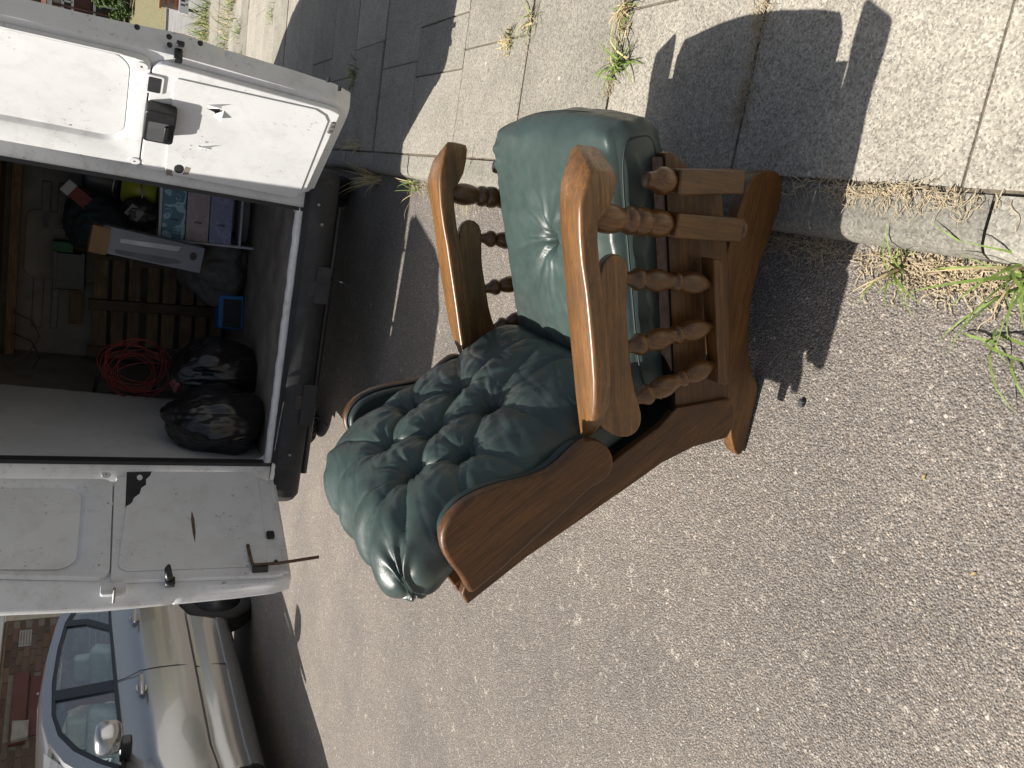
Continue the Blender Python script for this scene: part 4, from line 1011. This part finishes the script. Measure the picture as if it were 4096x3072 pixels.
# greenhouse: sides lean in from the belt to the roof
def side_x(z): return HW-.10-(z-1.29)*.34
roofp = [(4.95, 1.20), (5.30, 1.42), (5.62, 1.62), (5.92, 1.745), (6.25, 1.815), (6.7, 1.845), (7.2, 1.835), (7.7, 1.79), (8.0, 1.735), (8.12, 1.66), (8.22, 1.45), (8.26, 1.30)]
rr_ = []
for (y, z) in roofp:
    z1 = z; xe = side_x(z1-.065)
    rr_.append([(XC-xe, y, z1-.085), (XC-xe+.012, y, z1-.045), (XC-xe+.075, y, z1-.008), (XC-.4, y, z1+.018), (XC, y, z1+.026), (XC+.4, y, z1+.018), (XC+xe-.075, y, z1-.008), (XC+xe-.012, y, z1-.045), (XC+xe, y, z1-.085)])
sel = [r for r, (y, z) in zip(rr_, roofp) if 5.90 <= y <= 8.05]
def shell(name, rings, mat, th=.03):
    n = len(rings[0]); inner = [[(p[0]*1.0+(XC-p[0])*.03, p[1], p[2]-th) for p in r] for r in rings]
    V = [p for r in rings for p in r]+[p for r in inner for p in r]; m0 = len(rings)*n; F = []
    for i in range(len(rings)-1):
        for j in range(n-1):
            a = i*n+j; F.append((a, a+1, a+n+1, a+n)); F.append((m0+a, m0+a+n, m0+a+n+1, m0+a+1))
    for i in range(len(rings)-1):
        for j in (0, n-1):
            a = i*n+j; F.append((a, a+n, m0+a+n, m0+a))
    for i in (0, len(rings)-1):
        for j in range(n-1):
            a = i*n+j; F.append((a, a+1, m0+a+1, m0+a))
    return mesh(name, V, F, mat, car, auto=40)
shell('roof', sel, M['silver'])
def sidepoly(name, pts, mat, d0, d1, s=1, bevel=0):
    # pts in (y, z) on the leaning side plane
    return prism(name, pts, lambda y, z: (XC+s*(side_x(z)+d0), y, z), lambda y, z: (XC+s*(side_x(z)+d1), y, z), mat, car, bevel)
for s in (1, -1):
    # body-coloured rail from the screen pillar over the doors
    top_o = [(5.02, 1.245), (5.30, 1.42), (5.62, 1.62), (5.92, 1.735), (6.25, 1.80), (6.7, 1.825), (7.2, 1.812), (7.7, 1.765), (8.0, 1.70), (8.16, 1.55), (8.24, 1.31)]
    top_i = [(5.30, 1.27), (5.46, 1.40), (5.70, 1.56), (5.96, 1.675), (6.25, 1.735), (6.7, 1.758), (7.2, 1.742), (7.62, 1.70), (7.86, 1.62), (7.98, 1.50), (8.03, 1.32)]
    n = len(top_o)
    for k in range(1):
        V = []; F = []
        for d in (.006, -.035):
            V += [(XC+s*(side_x(z)+d), y, z) for y, z in top_o]+[(XC+s*(side_x(z)+d), y, z) for y, z in top_i]
        for i in range(n-1):
            F += [(i, i+1, n+i+1, n+i), (2*n+i, 3*n+i, 3*n+i+1, 2*n+i+1), (n+i, n+i+1, 3*n+i+1, 3*n+i), (i, 2*n+i, 2*n+i+1, i+1)]
        F += [(0, n, 3*n, 2*n), (n-1, 3*n-1, 4*n-1, 2*n-1)]
        mesh('roof_rail', V, F, M['silver'], car, auto=40)
    # black window surround, pillars, then the panes
    si = [(y+(.03 if i < 4 else -.03 if i > 7 else 0), z-.028) for i, (y, z) in enumerate(top_i)]
    V = []; F = []
    for d in (.002, -.03):
        V += [(XC+s*(side_x(z)+d), y, z) for y, z in top_i]+[(XC+s*(side_x(z)+d), y, z) for y, z in si]
    for i in range(n-1):
        F += [(i, i+1, n+i+1, n+i), (2*n+i, 3*n+i, 3*n+i+1, 2*n+i+1), (n+i, n+i+1, 3*n+i+1, 3*n+i), (i, 2*n+i, 2*n+i+1, i+1)]
    mesh('window_surround', V, F, M['trim'], car)
    sidepoly('b_pillar', [(6.26, 1.27), (6.40, 1.27), (6.58, 1.745), (6.44, 1.735)], M['trim'], -.03, .004, s)
    sidepoly('c_pillar', [(7.19, 1.31), (7.29, 1.315), (7.54, 1.50), (7.66, 1.70), (7.56, 1.715), (7.46, 1.52)], M['trim'], -.03, .004, s)
    sidepoly('belt_trim', [(5.22, 1.212), (6.3, 1.262), (7.3, 1.305), (8.02, 1.325), (8.02, 1.345), (7.3, 1.328), (6.3, 1.288), (5.26, 1.238)], M['trim'], -.02, .022, s)
    sidepoly('front_pane', [(5.32, 1.24), (6.28, 1.28), (6.46, 1.73), (6.25, 1.72), (5.98, 1.655), (5.72, 1.54), (5.50, 1.39)], M['glass'], -.014, -.010, s)
    sidepoly('rear_pane', [(6.38, 1.28), (7.21, 1.31), (7.48, 1.53), (7.58, 1.70), (7.2, 1.725), (6.7, 1.742), (6.56, 1.74)], M['glass'], -.014, -.010, s)
    sidepoly('quarter_pane', [(7.28, 1.31), (8.0, 1.325), (7.94, 1.50), (7.83, 1.61), (7.64, 1.68), (7.54, 1.50)], M['glass'], -.014, -.010, s)
    for y, z in ((6.12, 1.088), (7.20, 1.118)):
        xh = XC+s*(HW-.012)
        h_ = loft('door_handle', [[(xh+s*(.034+.010*math.sin(math.pi*t)+a*.010), y-.135+.27*t, z+b*.026*(.6+.4*math.sin(math.pi*t))) for a, b in ((1, -.6), (1, .6), (0, 1), (-1, .6), (-1, -.6), (0, -1))] for t in (0, .1, .3, .5, .7, .9, 1)], M['silver'], car)
        V_ = prism('handle_cup', [(y+.060*math.cos(a), z+.048*math.sin(a)) for a in [2*math.pi*i/20 for i in range(20)]], lambda yy, zz: (xh-s*.006, yy, zz), lambda yy, zz: (xh+s*.006, yy, zz), M['silver'], h_, .003)
    # seams between the doors
    for ys in ([(6.36, 1.30, .092), (6.365, 1.20, .068), (6.38, 1.085, .021), (6.375, .95, .007), (6.36, .80, -.001), (6.34, .68, .007), (6.32, .60, .029), (6.31, .50, .004), (6.30, .36, .018)],
               [(4.96, 1.12, .05), (4.98, 1.0, .018), (4.97, .80, -.001), (4.96, .60, .029), (4.96, .5, .006)]):
        tube('door_seam', [(XC+s*(HW-i+.001), y, z) for y, z, i in ys], .004, M['trim'], car, 6)
    # mirror
    mr = loft('door_mirror', [[(XC+s*(HW+dx+.105*k*math.copysign(abs(math.cos(a))**.6, math.cos(a))), y0, 1.335+.095*k*math.copysign(abs(math.sin(a))**.6, math.sin(a))) for a in [2*math.pi*i/20 for i in range(20)]] for y0, k, dx in ((5.30, .25, .10), (5.31, .6, .10), (5.34, .88, .10), (5.40, 1.0, .10), (5.48, .98, .10), (5.50, .9, .10))], M['silver'], car, auto=60)
    box('mirror_foot', (XC+s*(HW-.005), 5.41, 1.215), (.17, .10, .085), M['trim'], mr, bevel=.015)
    prism('mirror_glass', [(HW+.10+.072*math.cos(a), 1.335+.086*math.sin(a)) for a in [2*math.pi*i/20 for i in range(20)]], lambda x, z: (XC+s*x, 5.501, z), lambda x, z: (XC+s*x, 5.504, z), M['steel'], mr, 0)
    loft('headlight', [[(XC+s*(HW-.16+.10*k*math.cos(a)-.05), 3.83-.06*q, .82+.075*k*math.sin(a)) for a in [2*math.pi*i/14 for i in range(14)]] for k, q in ((1, -1), (.95, .3), (.6, .8), (.1, 1))], M['steel'], car)
mesh('windscreen', [(XC-.70, 4.99, 1.19), (XC+.70, 4.99, 1.19), (XC+.58, 5.90, 1.765), (XC-.58, 5.90, 1.765)], [(0, 1, 2, 3)], M['glass'], car)
mesh('rear_window', [(XC-.58, 8.08, 1.72), (XC+.58, 8.08, 1.72), (XC+.66, 8.235, 1.34), (XC-.66, 8.235, 1.34)], [(0, 1, 2, 3)], M['glass'], car)
box('cabin_floor', (XC, 6.7, .86), (1.5, 2.9, .05), M['black'], car)
box('dashboard', (XC, 5.35, 1.16), (1.4, .35, .16), M['black'], car, bevel=.04)
for sx in (-1, 1):
    for y, zt in ((6.15, 1.50), (7.05, 1.48)):
        s_ = mesh('seat', boxv((XC+sx*.38, y+.12, 1.18), (.48, .15, .60), Matrix.Rotation(math.radians(-14), 3, 'X')), BOXF, M['seatcloth'], car, bevel=.05, seg=4)
        box('headrest', (XC+sx*.38, y+.22, zt+.05), (.26, .10, .17), M['seatcloth'], s_, bevel=.035, seg=4)
        box('seat_squab', (XC+sx*.38, y-.14, .95), (.48, .46, .16), M['seatcloth'], s_, bevel=.04, seg=3)
wr = []
for k in range(33):
    a = 2*math.pi*k/32; wr.append((XC-.38+.18*math.cos(a), 5.62+.07*math.sin(a), 1.20+.17*math.sin(a)))
tube('steering_wheel', wr, .014, M['trim'], car, 8)

# ================================================================== BRICK HOUSE BEHIND THE CAR
fd = Vector((.56, .83, 0)).normalized(); fn_ = Vector((.83, -.56, 0)).normalized()
F0 = Vector((-6.90, 11.62, 0))                 # right-hand end of the visible front
def fp_(a, z, d=0): return tuple(F0-fd*a+fn_*d+Vector((0, 0, z)))
house = thing('brick_house', tuple(F0-fd*1.5-fn_*2), 'brown brick house with dark red door behind the silver car', 'house')
tb_ = NT('brick_wall_material'); br = tb_.n('TexBrick'); br.inputs['Color1'].default_value = (.12, .075, .055, 1); br.inputs['Color2'].default_value = (.17, .10, .07, 1); br.inputs['Mortar'].default_value = (.25, .22, .18, 1)
br.inputs['Scale'].default_value = 4.44; br.inputs['Mortar Size'].default_value = .02; br.inputs['Row Height'].default_value = .333; br.inputs['Brick Width'].default_value = 1.0
cmb = tb_.n('CombineXYZ'); sx_ = tb_.n('SeparateXYZ'); tb_.l(tb_.pos, sx_.inputs[0]); tb_.l(tb_.math('ADD', sx_.outputs[0], sx_.outputs[1]), cmb.inputs[0]); tb_.l(sx_.outputs[2], cmb.inputs[1]); tb_.l(cmb.outputs[0], br.inputs['Vector'])
tb_.set(col=br.outputs[0], rough=.9)
M['mortar'] = plain('mortar', (.25, .215, .17), .95, var=.25, vs=20, bump=.3, bs=80, bd=.004)
def brick_mat():
    t = NT('brown_brick'); r = t.objrand()
    c = t.ramp(r, [(0, (.085, .055, .045)), (.35, (.13, .08, .06)), (.65, (.165, .10, .07)), (.85, (.20, .135, .095)), (1, (.11, .085, .075))])
    c = t.mix(t.ramp(t.noise(30, 5, .7), [(.45, 0.), (.7, .5)]), c, (.22, .17, .13)); t.set(col=c, rough=.9); t.bump(t.noise(90, 4, .6), .4, .004); return t.m
M['brick'] = brick_mat()
Rf = Matrix((-fd, -fn_, Vector((0, 0, 1)))).transposed()
wallp = prism('wall', [(-.0, 0), (9, 0), (9, 5.2), (0, 5.2)], lambda a, z: fp_(a, z, -.012), lambda a, z: fp_(a, z, -5), tb_.m, house, 0)
bmesh_b = bpy.data.meshes.new('brick'); bmesh_b.from_pydata(boxv((0, 0, 0), (.215, .02, .065)), [], BOXF); bmesh_b.materials.append(M['brick'])
bm = bmesh.new(); bm.from_mesh(bmesh_b); bmesh.ops.bevel(bm, geom=bm.edges[:], offset=.003, segments=1, affect='EDGES'); bmesh.ops.recalc_face_normals(bm, faces=bm.faces); bm.to_mesh(bmesh_b); bm.free()
wl = world_loc(wallp)
prism('mortar_bed', [(.0, 1.56), (3.1, 1.56), (3.1, 2.56), (.0, 2.56)], lambda a, z: fp_(a, z, -.012), lambda a, z: fp_(a, z, -.004), M['mortar'], house, 0)
nb = 0
for row in range(13):
    z = 1.60+row*.075
    for c in range(15):
        a = .11+c*.225-(.1125 if row % 2 else 0)
        if a < .10 or a > 3.0 or (.79 < a < 1.78 and z < 2.43): continue
        o = bpy.data.objects.new('brick', bmesh_b); COL.objects.link(o); o.parent = wallp
        o.location = Vector(fp_(a, z, .002+rnd.uniform(-.003, .003)))-wl; o.rotation_euler = Rf.to_euler(); nb += 1
dd = prism('door', [(.86, .15), (1.66, .15), (1.66, 2.20), (.86, 2.20)], lambda a, z: fp_(a, z, .01), lambda a, z: fp_(a, z, .045), plain('dark_red_paint', (.105, .022, .016), .4, var=.2, vs=6), house, .004)
for (a0, a1, z0_, z1_) in ((.95, 1.22, 1.55, 2.05), (1.31, 1.58, 1.55, 2.05), (.95, 1.22, .4, 1.3), (1.31, 1.58, .4, 1.3)):
    prism('door_panel', [(a0, z0_), (a1, z0_), (a1, z1_), (a0, z1_)], lambda a, z: fp_(a, z, .045), lambda a, z: fp_(a, z, .056), dd.data.materials[0], dd, .006)
prism('door_head', [(.80, 2.215), (1.75, 2.215), (1.75, 2.395), (.80, 2.395)], lambda a, z: fp_(a, z, .005), lambda a, z: fp_(a, z, .09), plain('red_brown_board', (.13, .035, .022), .5, var=.2, vs=9), house, .005)
lathe('door_knocker', fp_(1.12, 2.10, .044), fp_(1.12, 2.10, .07), [(0, .016), (.7, .018), (1, .006)], M['white_in'], dd, 14)
prism('stone_corbel', [(1.50, 2.17), (1.72, 2.17), (1.74, 2.36), (1.48, 2.36)], lambda a, z: fp_(a, z, .088), lambda a, z: fp_(a, z, .20), plain('pale_stone', (.36, .32, .27), .9, var=.25, vs=12, bump=.3, bs=40, bd=.005), house, .01)
vt = prism('wall_vent', [(.16, 2.23), (.40, 2.23), (.40, 2.38), (.16, 2.38)], lambda a, z: fp_(a, z, .008), lambda a, z: fp_(a, z, .024), plain('pale_grey_frame', (.42, .41, .40), .6), house, .003)
for k in range(4): prism('vent_slat', [(.18, 2.245+k*.034), (.38, 2.245+k*.034), (.38, 2.262+k*.034), (.18, 2.262+k*.034)], lambda a, z: fp_(a, z, .024), lambda a, z: fp_(a, z, .030), M['mortar'], vt, 0)
prism('fascia', [(-.12, 2.575), (9, 2.575), (9, 2.78), (-.12, 2.78)], lambda a, z: fp_(a, z, .0), lambda a, z: fp_(a, z, .16), plain('white_fascia', (.74, .74, .73), .5, var=.05), house, .004)
prism('corner_tiles', [(-.14, .0), (-.004, .0), (-.004, 2.57), (-.14, 2.57)], lambda a, z: fp_(a, z, -.2), lambda a, z: fp_(a, z, .012), plain('cream_render', (.55, .50, .40), .8), house, .004)
mesh('roof', [fp_(-.3, 2.78, .25), fp_(9, 2.78, .25), fp_(9, 4.6, -2.6), fp_(-.3, 4.6, -2.6), fp_(-.3, 2.70, .25), fp_(9, 2.70, .25), fp_(9, 4.5, -2.6), fp_(-.3, 4.5, -2.6)], [(0, 1, 2, 3), (7, 6, 5, 4), (0, 4, 5, 1), (1, 5, 6, 2), (2, 6, 7, 3), (3, 7, 4, 0)], plain('brown_roof_tiles', (.12, .075, .055), .85, var=.3, vs=9), house)

# ================================================================== HOUSE AND GARDEN BEYOND THE LAWN
h2 = thing('distant_house', (6, 36, 1.0), 'dark brown tile-hung house with white windows beyond the lawn', 'house')
HY = 33.6
box('wall', (7.0, HY+3, 2.0), (9.2, 6, 4.2), plain('dark_brown_brick', (.085, .05, .04), .9, var=.3, vs=10), h2)
box('tile_hanging', (7.0, HY-.03, 2.50), (9.2, .06, .62), plain('hung_tiles', (.075, .035, .03), .85, var=.3, vs=20, bump=.5, bs=30, bd=.02), h2)
box('rendered_panel', (7.0, HY-.03, 3.14), (9.2, .05, .42), plain('grey_render', (.30, .28, .27), .8, var=.15), h2)
box('fascia', (7.0, HY-.12, 3.46), (9.6, .2, .16), M['white_in'], h2)
tube('drainpipe', [(4.08, HY-.10, 1.0), (4.08, HY-.10, 3.38)], .04, plain('brown_pipe', (.10, .04, .03), .5), h2, 8)
for (x, z, w, h) in ((4.35, 1.62, 1.1, .95), (4.25, 2.92, .8, .30), (6.6, 1.62, 1.3, .95), (6.6, 2.92, 1.0, .30)):
    w_ = box('window', (x, HY-.05, z), (w, .06, h), M['seal'], h2)
    for bx_, bz_, bw, bh in ((0, h/2, w+.14, .08), (0, -h/2, w+.14, .08), (-w/2, 0, .08, h), (w/2, 0, .08, h), (0, 0, .06, h)):
        box('frame_bar', (x+bx_, HY-.085, z+bz_), (bw, .05, bh), M['white_in'], w_)
mesh('roof', [(2.1, HY-.3, 3.55), (11.9, HY-.3, 3.55), (11.9, HY+3.2, 5.6), (2.1, HY+3.2, 5.6), (2.1, HY+6.5, 3.55), (11.9, HY+6.5, 3.55)], [(0, 1, 2, 3), (3, 2, 5, 4), (0, 3, 4), (1, 5, 2), (0, 4, 5, 1)], plain('red_brown_tiles', (.14, .06, .045), .85, var=.25, vs=12), h2)

# leaf clouds for shrubs and trees
def leafm(name, a, b):
    t = NT(name); c = t.mix(t.objrand(), a, a)
    sp = t.ramp(t.noise(25, 3, .7), [(.3, a), (.7, b)]); t.set(col=sp, rough=.6, spec=.3); return t.m
M['leaf'] = leafm('shrub_leaf', (.025, .055, .012), (.10, .16, .03)); M['leaf2'] = leafm('tree_leaf', (.03, .07, .02), (.12, .19, .06)); M['bark'] = plain('bark', (.09, .065, .045), .9, var=.3, vs=20)
def foliage(name, c, s, n, lf, mat, parent, seed):
    r = random.Random(seed); V = []; F = []
    cl = [(Vector((r.gauss(0, .42), r.gauss(0, .42), r.gauss(0, .42))), r.uniform(.22, .42)) for _ in range(16)]
    for i in range(n):
        q, rad = r.choice(cl); d = Vector((r.gauss(0, 1), r.gauss(0, 1), r.gauss(0, 1))).normalized()*rad*r.uniform(.6, 1.05)
        p = q+d; p = Vector((c[0]+p.x*s[0], c[1]+p.y*s[1], c[2]+p.z*s[2]))
        u = Vector((r.gauss(0, 1), r.gauss(0, 1), r.gauss(0, 1))).normalized(); w = u.orthogonal().normalized(); k = lf*r.uniform(.6, 1.3)
        b = len(V); V += [p-u*k, p+w*k*.45, p+u*k, p-w*k*.45]; F.append((b, b+1, b+2, b+3))
    o = mesh(name, V, F, mat, parent); return o
def bush(name, c, s, n, lf, mat, label, cat, seed, trunk=.4, grp=None):
    t = thing(name, (c[0], c[1], c[2]), label, cat, grp)
    zc = c[2]+trunk+s[2]*.75
    foliage('crown', (c[0], c[1], zc), s, n, lf, mat, t, seed)
    rs = random.Random(seed+1)
    tube('trunk', [(c[0], c[1], c[2]), (c[0]+.03*s[0], c[1], c[2]+trunk), (c[0], c[1]+.05*s[1], zc)], [.06*s[2]+.02, .05*s[2]+.015, .01], M['bark'], t, 8)
    for k in range(5):
        a = rs.uniform(0, 6.28); tube('limb', [(c[0], c[1], c[2]+trunk*.9), (c[0]+.3*s[0]*math.cos(a), c[1]+.3*s[1]*math.sin(a), zc-.1*s[2]), (c[0]+.55*s[0]*math.cos(a), c[1]+.55*s[1]*math.sin(a), zc+.25*s[2])], [.03*s[2]+.01, .02*s[2], .006], M['bark'], t, 6)
    return t
bush('shrub', (4.55, 32.7, .98), (.55, .45, .60), 1500, .06, M['leaf'], 'dark round shrub under the white window beyond the lawn', 'shrub', 3, .1)
bush('shrub', (4.9, 32.2, .92), (.45, .4, .42), 900, .05, M['leaf2'], 'lighter shrub at the top of the dry lawn', 'shrub', 5, .05)
bush('broadleaf_tree', (4.6, 45, 1.2), (3.4, 3.0, 3.0), 5000, .17, M['leaf2'], 'pale green tree rising behind the distant house', 'tree', 8, 2.2)
bush('conifer_tree', (2.6, 52, 1.2), (2.4, 2.4, 4.0), 4000, .17, M['leaf'], 'dark green tree further back beside the pale tree', 'tree', 9, 2.2)
# low garden wall and street name plate at the corner
gw = thing('garden_wall', (3.9, 21.5, .05), 'low orange brick garden wall past the end of the pavement', 'wall')
om = plain('orange_brick', (.34, .15, .075), .9, var=.3, vs=30)
for row in range(6):
    for k in range(10):
        if (k+row) % 11 == 10: continue
        box('brick', (3.05+.02*row+(k*.225)+(.11 if row % 2 else 0), 20.6+k*.0, .09+row*.078), (.213, .10, .066), om, gw)
box('coping', (4.15, 20.6, .56), (2.5, .16, .05), om, gw, bevel=.006)
box('mortar_core', (4.1, 20.62, .29), (2.3, .07, .48), M['mortar'], gw)
sp_ = thing('street_sign', (2.75, 17.2, .05), 'low white street name plate on short posts beside the path', 'sign')
pl_ = box('plate', (2.78, 17.2, .30), (.70, .02, .17), plain('sign_white', (.75, .75, .74), .4, var=.03), sp_, bevel=.004)
for x in (2.52, 3.04): box('post', (x, 17.23, .16), (.05, .04, .32), M['black'], sp_)
for k in range(5):
    box('letter', (2.58+k*.085, 17.188, .315), (.05 if k % 2 else .03, .004, .075), M['trim'], pl_)
    box('letter', (2.60+k*.085, 17.188, .25), (.03, .004, .03), M['trim'], pl_)

# ================================================================== WEEDS
M['grass'] = leafm('green_grass', (.10, .16, .03), (.22, .30, .07)); M['straw'] = plain('dry_grass', (.50, .40, .21), .8, var=.3, vs=60); M['root'] = plain('dead_roots', (.42, .34, .22), .85, var=.35, vs=80)
def blades(V, F, FM, p, n, L, spread, seed, dry, w=.0032, droop=.7, azc=None, azs=3.14):
    r = random.Random(seed)
    for i in range(n):
        a = (r.uniform(-azs, azs)+(azc or 0)); l = L*r.uniform(.45, 1.15); b0 = Vector((p[0]+r.gauss(0, spread), p[1]+r.gauss(0, spread), p[2]))
        el = r.uniform(.5, 1.35); d = Vector((math.cos(a), math.sin(a), 0)); side = Vector((-math.sin(a), math.cos(a), 0))
        ww = w*r.uniform(.6, 1.3); k = len(V); N = 5; cur = b0.copy(); e = el; mm = 1 if r.random() < dry else 0
        for j in range(N+1):
            t = j/N; hw = ww*(1-t)**.7+.0002
            V.append(cur-side*hw+Vector((0, 0, hw*.4))); V.append(cur+side*hw)
            cur = cur+(d*math.cos(e)+Vector((0, 0, math.sin(e))))*(l/N); e -= droop*r.uniform(.2, .6)
            if cur.z < p[2]+.002: cur.z = p[2]+.002
        for j in range(N):
            F.append((k+2*j, k+2*j+1, k+2*j+3, k+2*j+2)); FM.append(mm)
def tuft(px, z, n, L, spread, seed, dry, label, world=None, **k):
    p = Vector(world) if world is not None else Vector(gz(px[0], px[1], z)); V = []; F = []; FM = []
    blades(V, F, FM, p, n, L, spread, seed, dry, **k)
    o = mesh('grass_tuft', V, F, None, mats=[M['grass'], M['straw']], fmat=FM)
    return tag(o, label, 'grass', 'grass tufts in the kerb and paving joints')
tuft((4120, 1085), 0, 34, .19, .018, 1, .10, 'large green grass tuft in the gutter at the right edge')
tuft((3612, 1078), 0, 16, .12, .010, 2, .25, 'small spiky green tuft in the gutter clear of the chair', w=.0028)
tuft((3985, 1350), 0, 6, .16, .02, 14, .0, 'few flat green blades lying on the asphalt in the corner', droop=1.3)
tuft((1925, 735), 0, 34, .20, .03, 3, .55, 'mixed green and straw tuft at the kerb behind the far armrest')
tuft((1668, 752), 0, 22, .16, .03, 4, .5, 'thin half-dry tuft at the kerb left of the armchair shadow')
tuft((2480, 262), KZ, 40, .115, .020, 5, .05, 'dense green tuft in a paving joint beside the seat cushion')
tuft((2132, 75), KZ, 18, .10, .020, 6, .5, 'short half-dry tuft in a paving joint near the top edge')
tuft((2040, 165), KZ, 30, .07, .020, 7, .95, 'small bleached dry tuft in a paving crack')
tuft((2512, 45), KZ, 34, .10, .018, 8, .85, 'straw-coloured tuft in the joint at the top edge')
tuft((1420, 300), KZ, 46, .14, .035, 9, .35, 'dark shaded tuft in the wide joint behind the open door')
tuft((1520, 715), 0, 34, .26, .02, 10, 1.0, 'long dry stalks in the gutter by the van wheel', azc=1.9, azs=1.0, droop=.35)
tuft((1440, 595), KZ, 14, .16, .02, 11, 1.0, 'dry stalks at the kerb back below the open door', azc=1.5, azs=1.2, droop=.4)
tuft((960, 130), KZ, 40, .22, .05, 12, .2, 'green tuft between slabs beyond the open door')
tuft((965, 230), KZ, 30, .18, .05, 13, .35, 'sparse tuft between slabs lower down by the door edge')
tuft((1090, 60), KZ, 26, .16, .05, 15, .2, 'slender tuft between slabs at the edge of the van shadow')
p_ = gz(830, 95, .06); tuft(None, 0, 260, .55, .28, 16, .2, 'tall clump of green grass at the end of the pavement', world=p_, w=.006, droop=.5)
p_ = gz(935, 20, .06); tuft(None, 0, 120, .35, .18, 17, .4, 'second tall grass clump at the end of the pavement by the top edge', world=p_, w=.005, droop=.5)
p_ = gz(905, 190, .06); tuft(None, 0, 130, .32, .20, 18, .4, 'lower grass clump against the open door edge', world=p_, w=.005, droop=.5)
# dead roots and litter: uncountable
V = []; F = []; r = random.Random(99)
def strand(p, a, l, z0, w=.0011, mv=.9):
    N = 7; k = len(V); cur = Vector(p); h = a
    for j in range(N+1):
        sd = Vector((-math.sin(h), math.cos(h), 0)); hw = w*(1-.5*j/N)
        V.append(cur-sd*hw); V.append(cur+sd*hw)
        h += r.uniform(-mv, mv); cur = cur+Vector((math.cos(h), math.sin(h), 0))*(l/N); cur.z = z0+abs(r.gauss(0, .005))+.002
    for j in range(N): F.append((k+2*j, k+2*j+1, k+2*j+3, k+2*j+2))
for _ in range(190):      # joint behind the kerb
    y = r.triangular(.80, 1.40, 1.08); strand((.140+r.gauss(0, .008), y, KZ+.004), math.pi+r.uniform(-.9, .9), r.uniform(.02, .075), KZ)
for _ in range(160):      # gutter under the runner, in the shade
    y = r.uniform(1.22, 1.45); strand((.018-abs(r.gauss(0, .018)), y, .004), r.uniform(0, 6.28), r.uniform(.02, .07), 0)
for _ in range(400):      # sunlit gutter
    y = r.triangular(.74, 1.20, .98); strand((.014-abs(r.gauss(0, .035)), y, .004), r.uniform(0, 6.28), r.uniform(.015, .06), 0, .0014, .5)
for _ in range(320):      # gutter further up
    y = r.uniform(2.2, 4.3); strand((.010-abs(r.gauss(0, .02)), y, .004), r.uniform(0, 6.28), r.uniform(.02, .09), 0, .0014, .5)
for _ in range(240):      # slab joints
    k_ = r.choice([1, 2, 2, 2, 5, 5, 5, 6, 3]); y = .935+.62*k_+r.gauss(0, .006); x = r.uniform(.2, 1.1) if k_ != 2 else r.uniform(.35, .62)
    strand((x, y, KZ+.004), r.uniform(0, 6.28), r.uniform(.015, .07), KZ, .0012)
for _ in range(170): strand((.30+r.uniform(-.04, .42), 1.556+r.gauss(0, .010), KZ+.004), math.pi/2*r.choice([0, 2])+r.uniform(-.8, .8), r.uniform(.02, .07), KZ)
o = mesh('dead_grass_litter', V, F, M['root']); tag(o, 'dead roots and straw litter along the kerb and in paving joints', 'litter', kind='stuff')
# crumbs of soil and red brick dust in the gutter, small loose stones
V = []; F = []
def crumb(p, s):
    k = len(V); q = [Vector((r.gauss(0, 1), r.gauss(0, 1), r.gauss(0, 1))).normalized()*s*r.uniform(.6, 1.2) for _ in range(4)]
    for v in q: V.append(Vector(p)+v)
    F.extend([(k, k+1, k+2), (k, k+2, k+3), (k, k+3, k+1), (k+1, k+3, k+2)])
for _ in range(700): crumb((.012-abs(r.gauss(0, .03)), r.uniform(.6, 4.4), .003), r.uniform(.0015, .0045))
for _ in range(350): crumb((.141+r.gauss(0, .006), r.uniform(.5, 4.4), KZ), r.uniform(.0015, .004))
for _ in range(260): crumb((r.uniform(-2.2, 0), r.uniform(.6, 4), .003+road_z(-.5)), r.uniform(.0015, .004))
o = mesh('gutter_grit', V, F, plain('grit', (.19, .13, .085), .95, var=.6, vs=200)); tag(o, 'loose grit and crumbs lying along the gutter', 'grit', kind='stuff')
# a few fallen leaves and a loose stone on the asphalt
lm = plain('yellow_leaf', (.34, .25, .10), .7, var=.3, vs=60)
for (px, lab) in (((3900, 2295), 'small yellow leaf lying on the asphalt at lower right'), ((3700, 1908), 'tiny yellow leaf on the asphalt right of centre')):
    p = gz(*px, 0); a = r.uniform(0, 6)
    pts = [(0, -.007), (.0025, -.003), (.003, .002), (0, .007), (-.003, .002), (-.0025, -.003)]
    V = [(p[0]+x*math.cos(a)-y*math.sin(a), p[1]+x*math.sin(a)+y*math.cos(a), p[2]+.004+.006*abs(x)*100) for x, y in pts]; V += [(v[0], v[1], v[2]-.0006) for v in V]
    n = 6; tag(mesh('fallen_leaf', V, [tuple(range(n)), tuple(range(2*n-1, n-1, -1))]+[(i, (i+1) % n, n+(i+1) % n, n+i) for i in range(n)], lm), lab, 'leaf')
p = gz(3213, 1612, 0)
V_, F_ = rbox_mesh((.018, .014, .012), .004, 3, lambda v, n: v+n*.002*noise.noise(v*200))
tag(mesh('loose_stone', [(v[0]+p[0], v[1]+p[1], v[2]+p[2]+.006) for v in V_], F_, plain('dark_stone', (.05, .05, .055), .8)), 'dark loose stone on the asphalt below the chair shadow', 'stone')
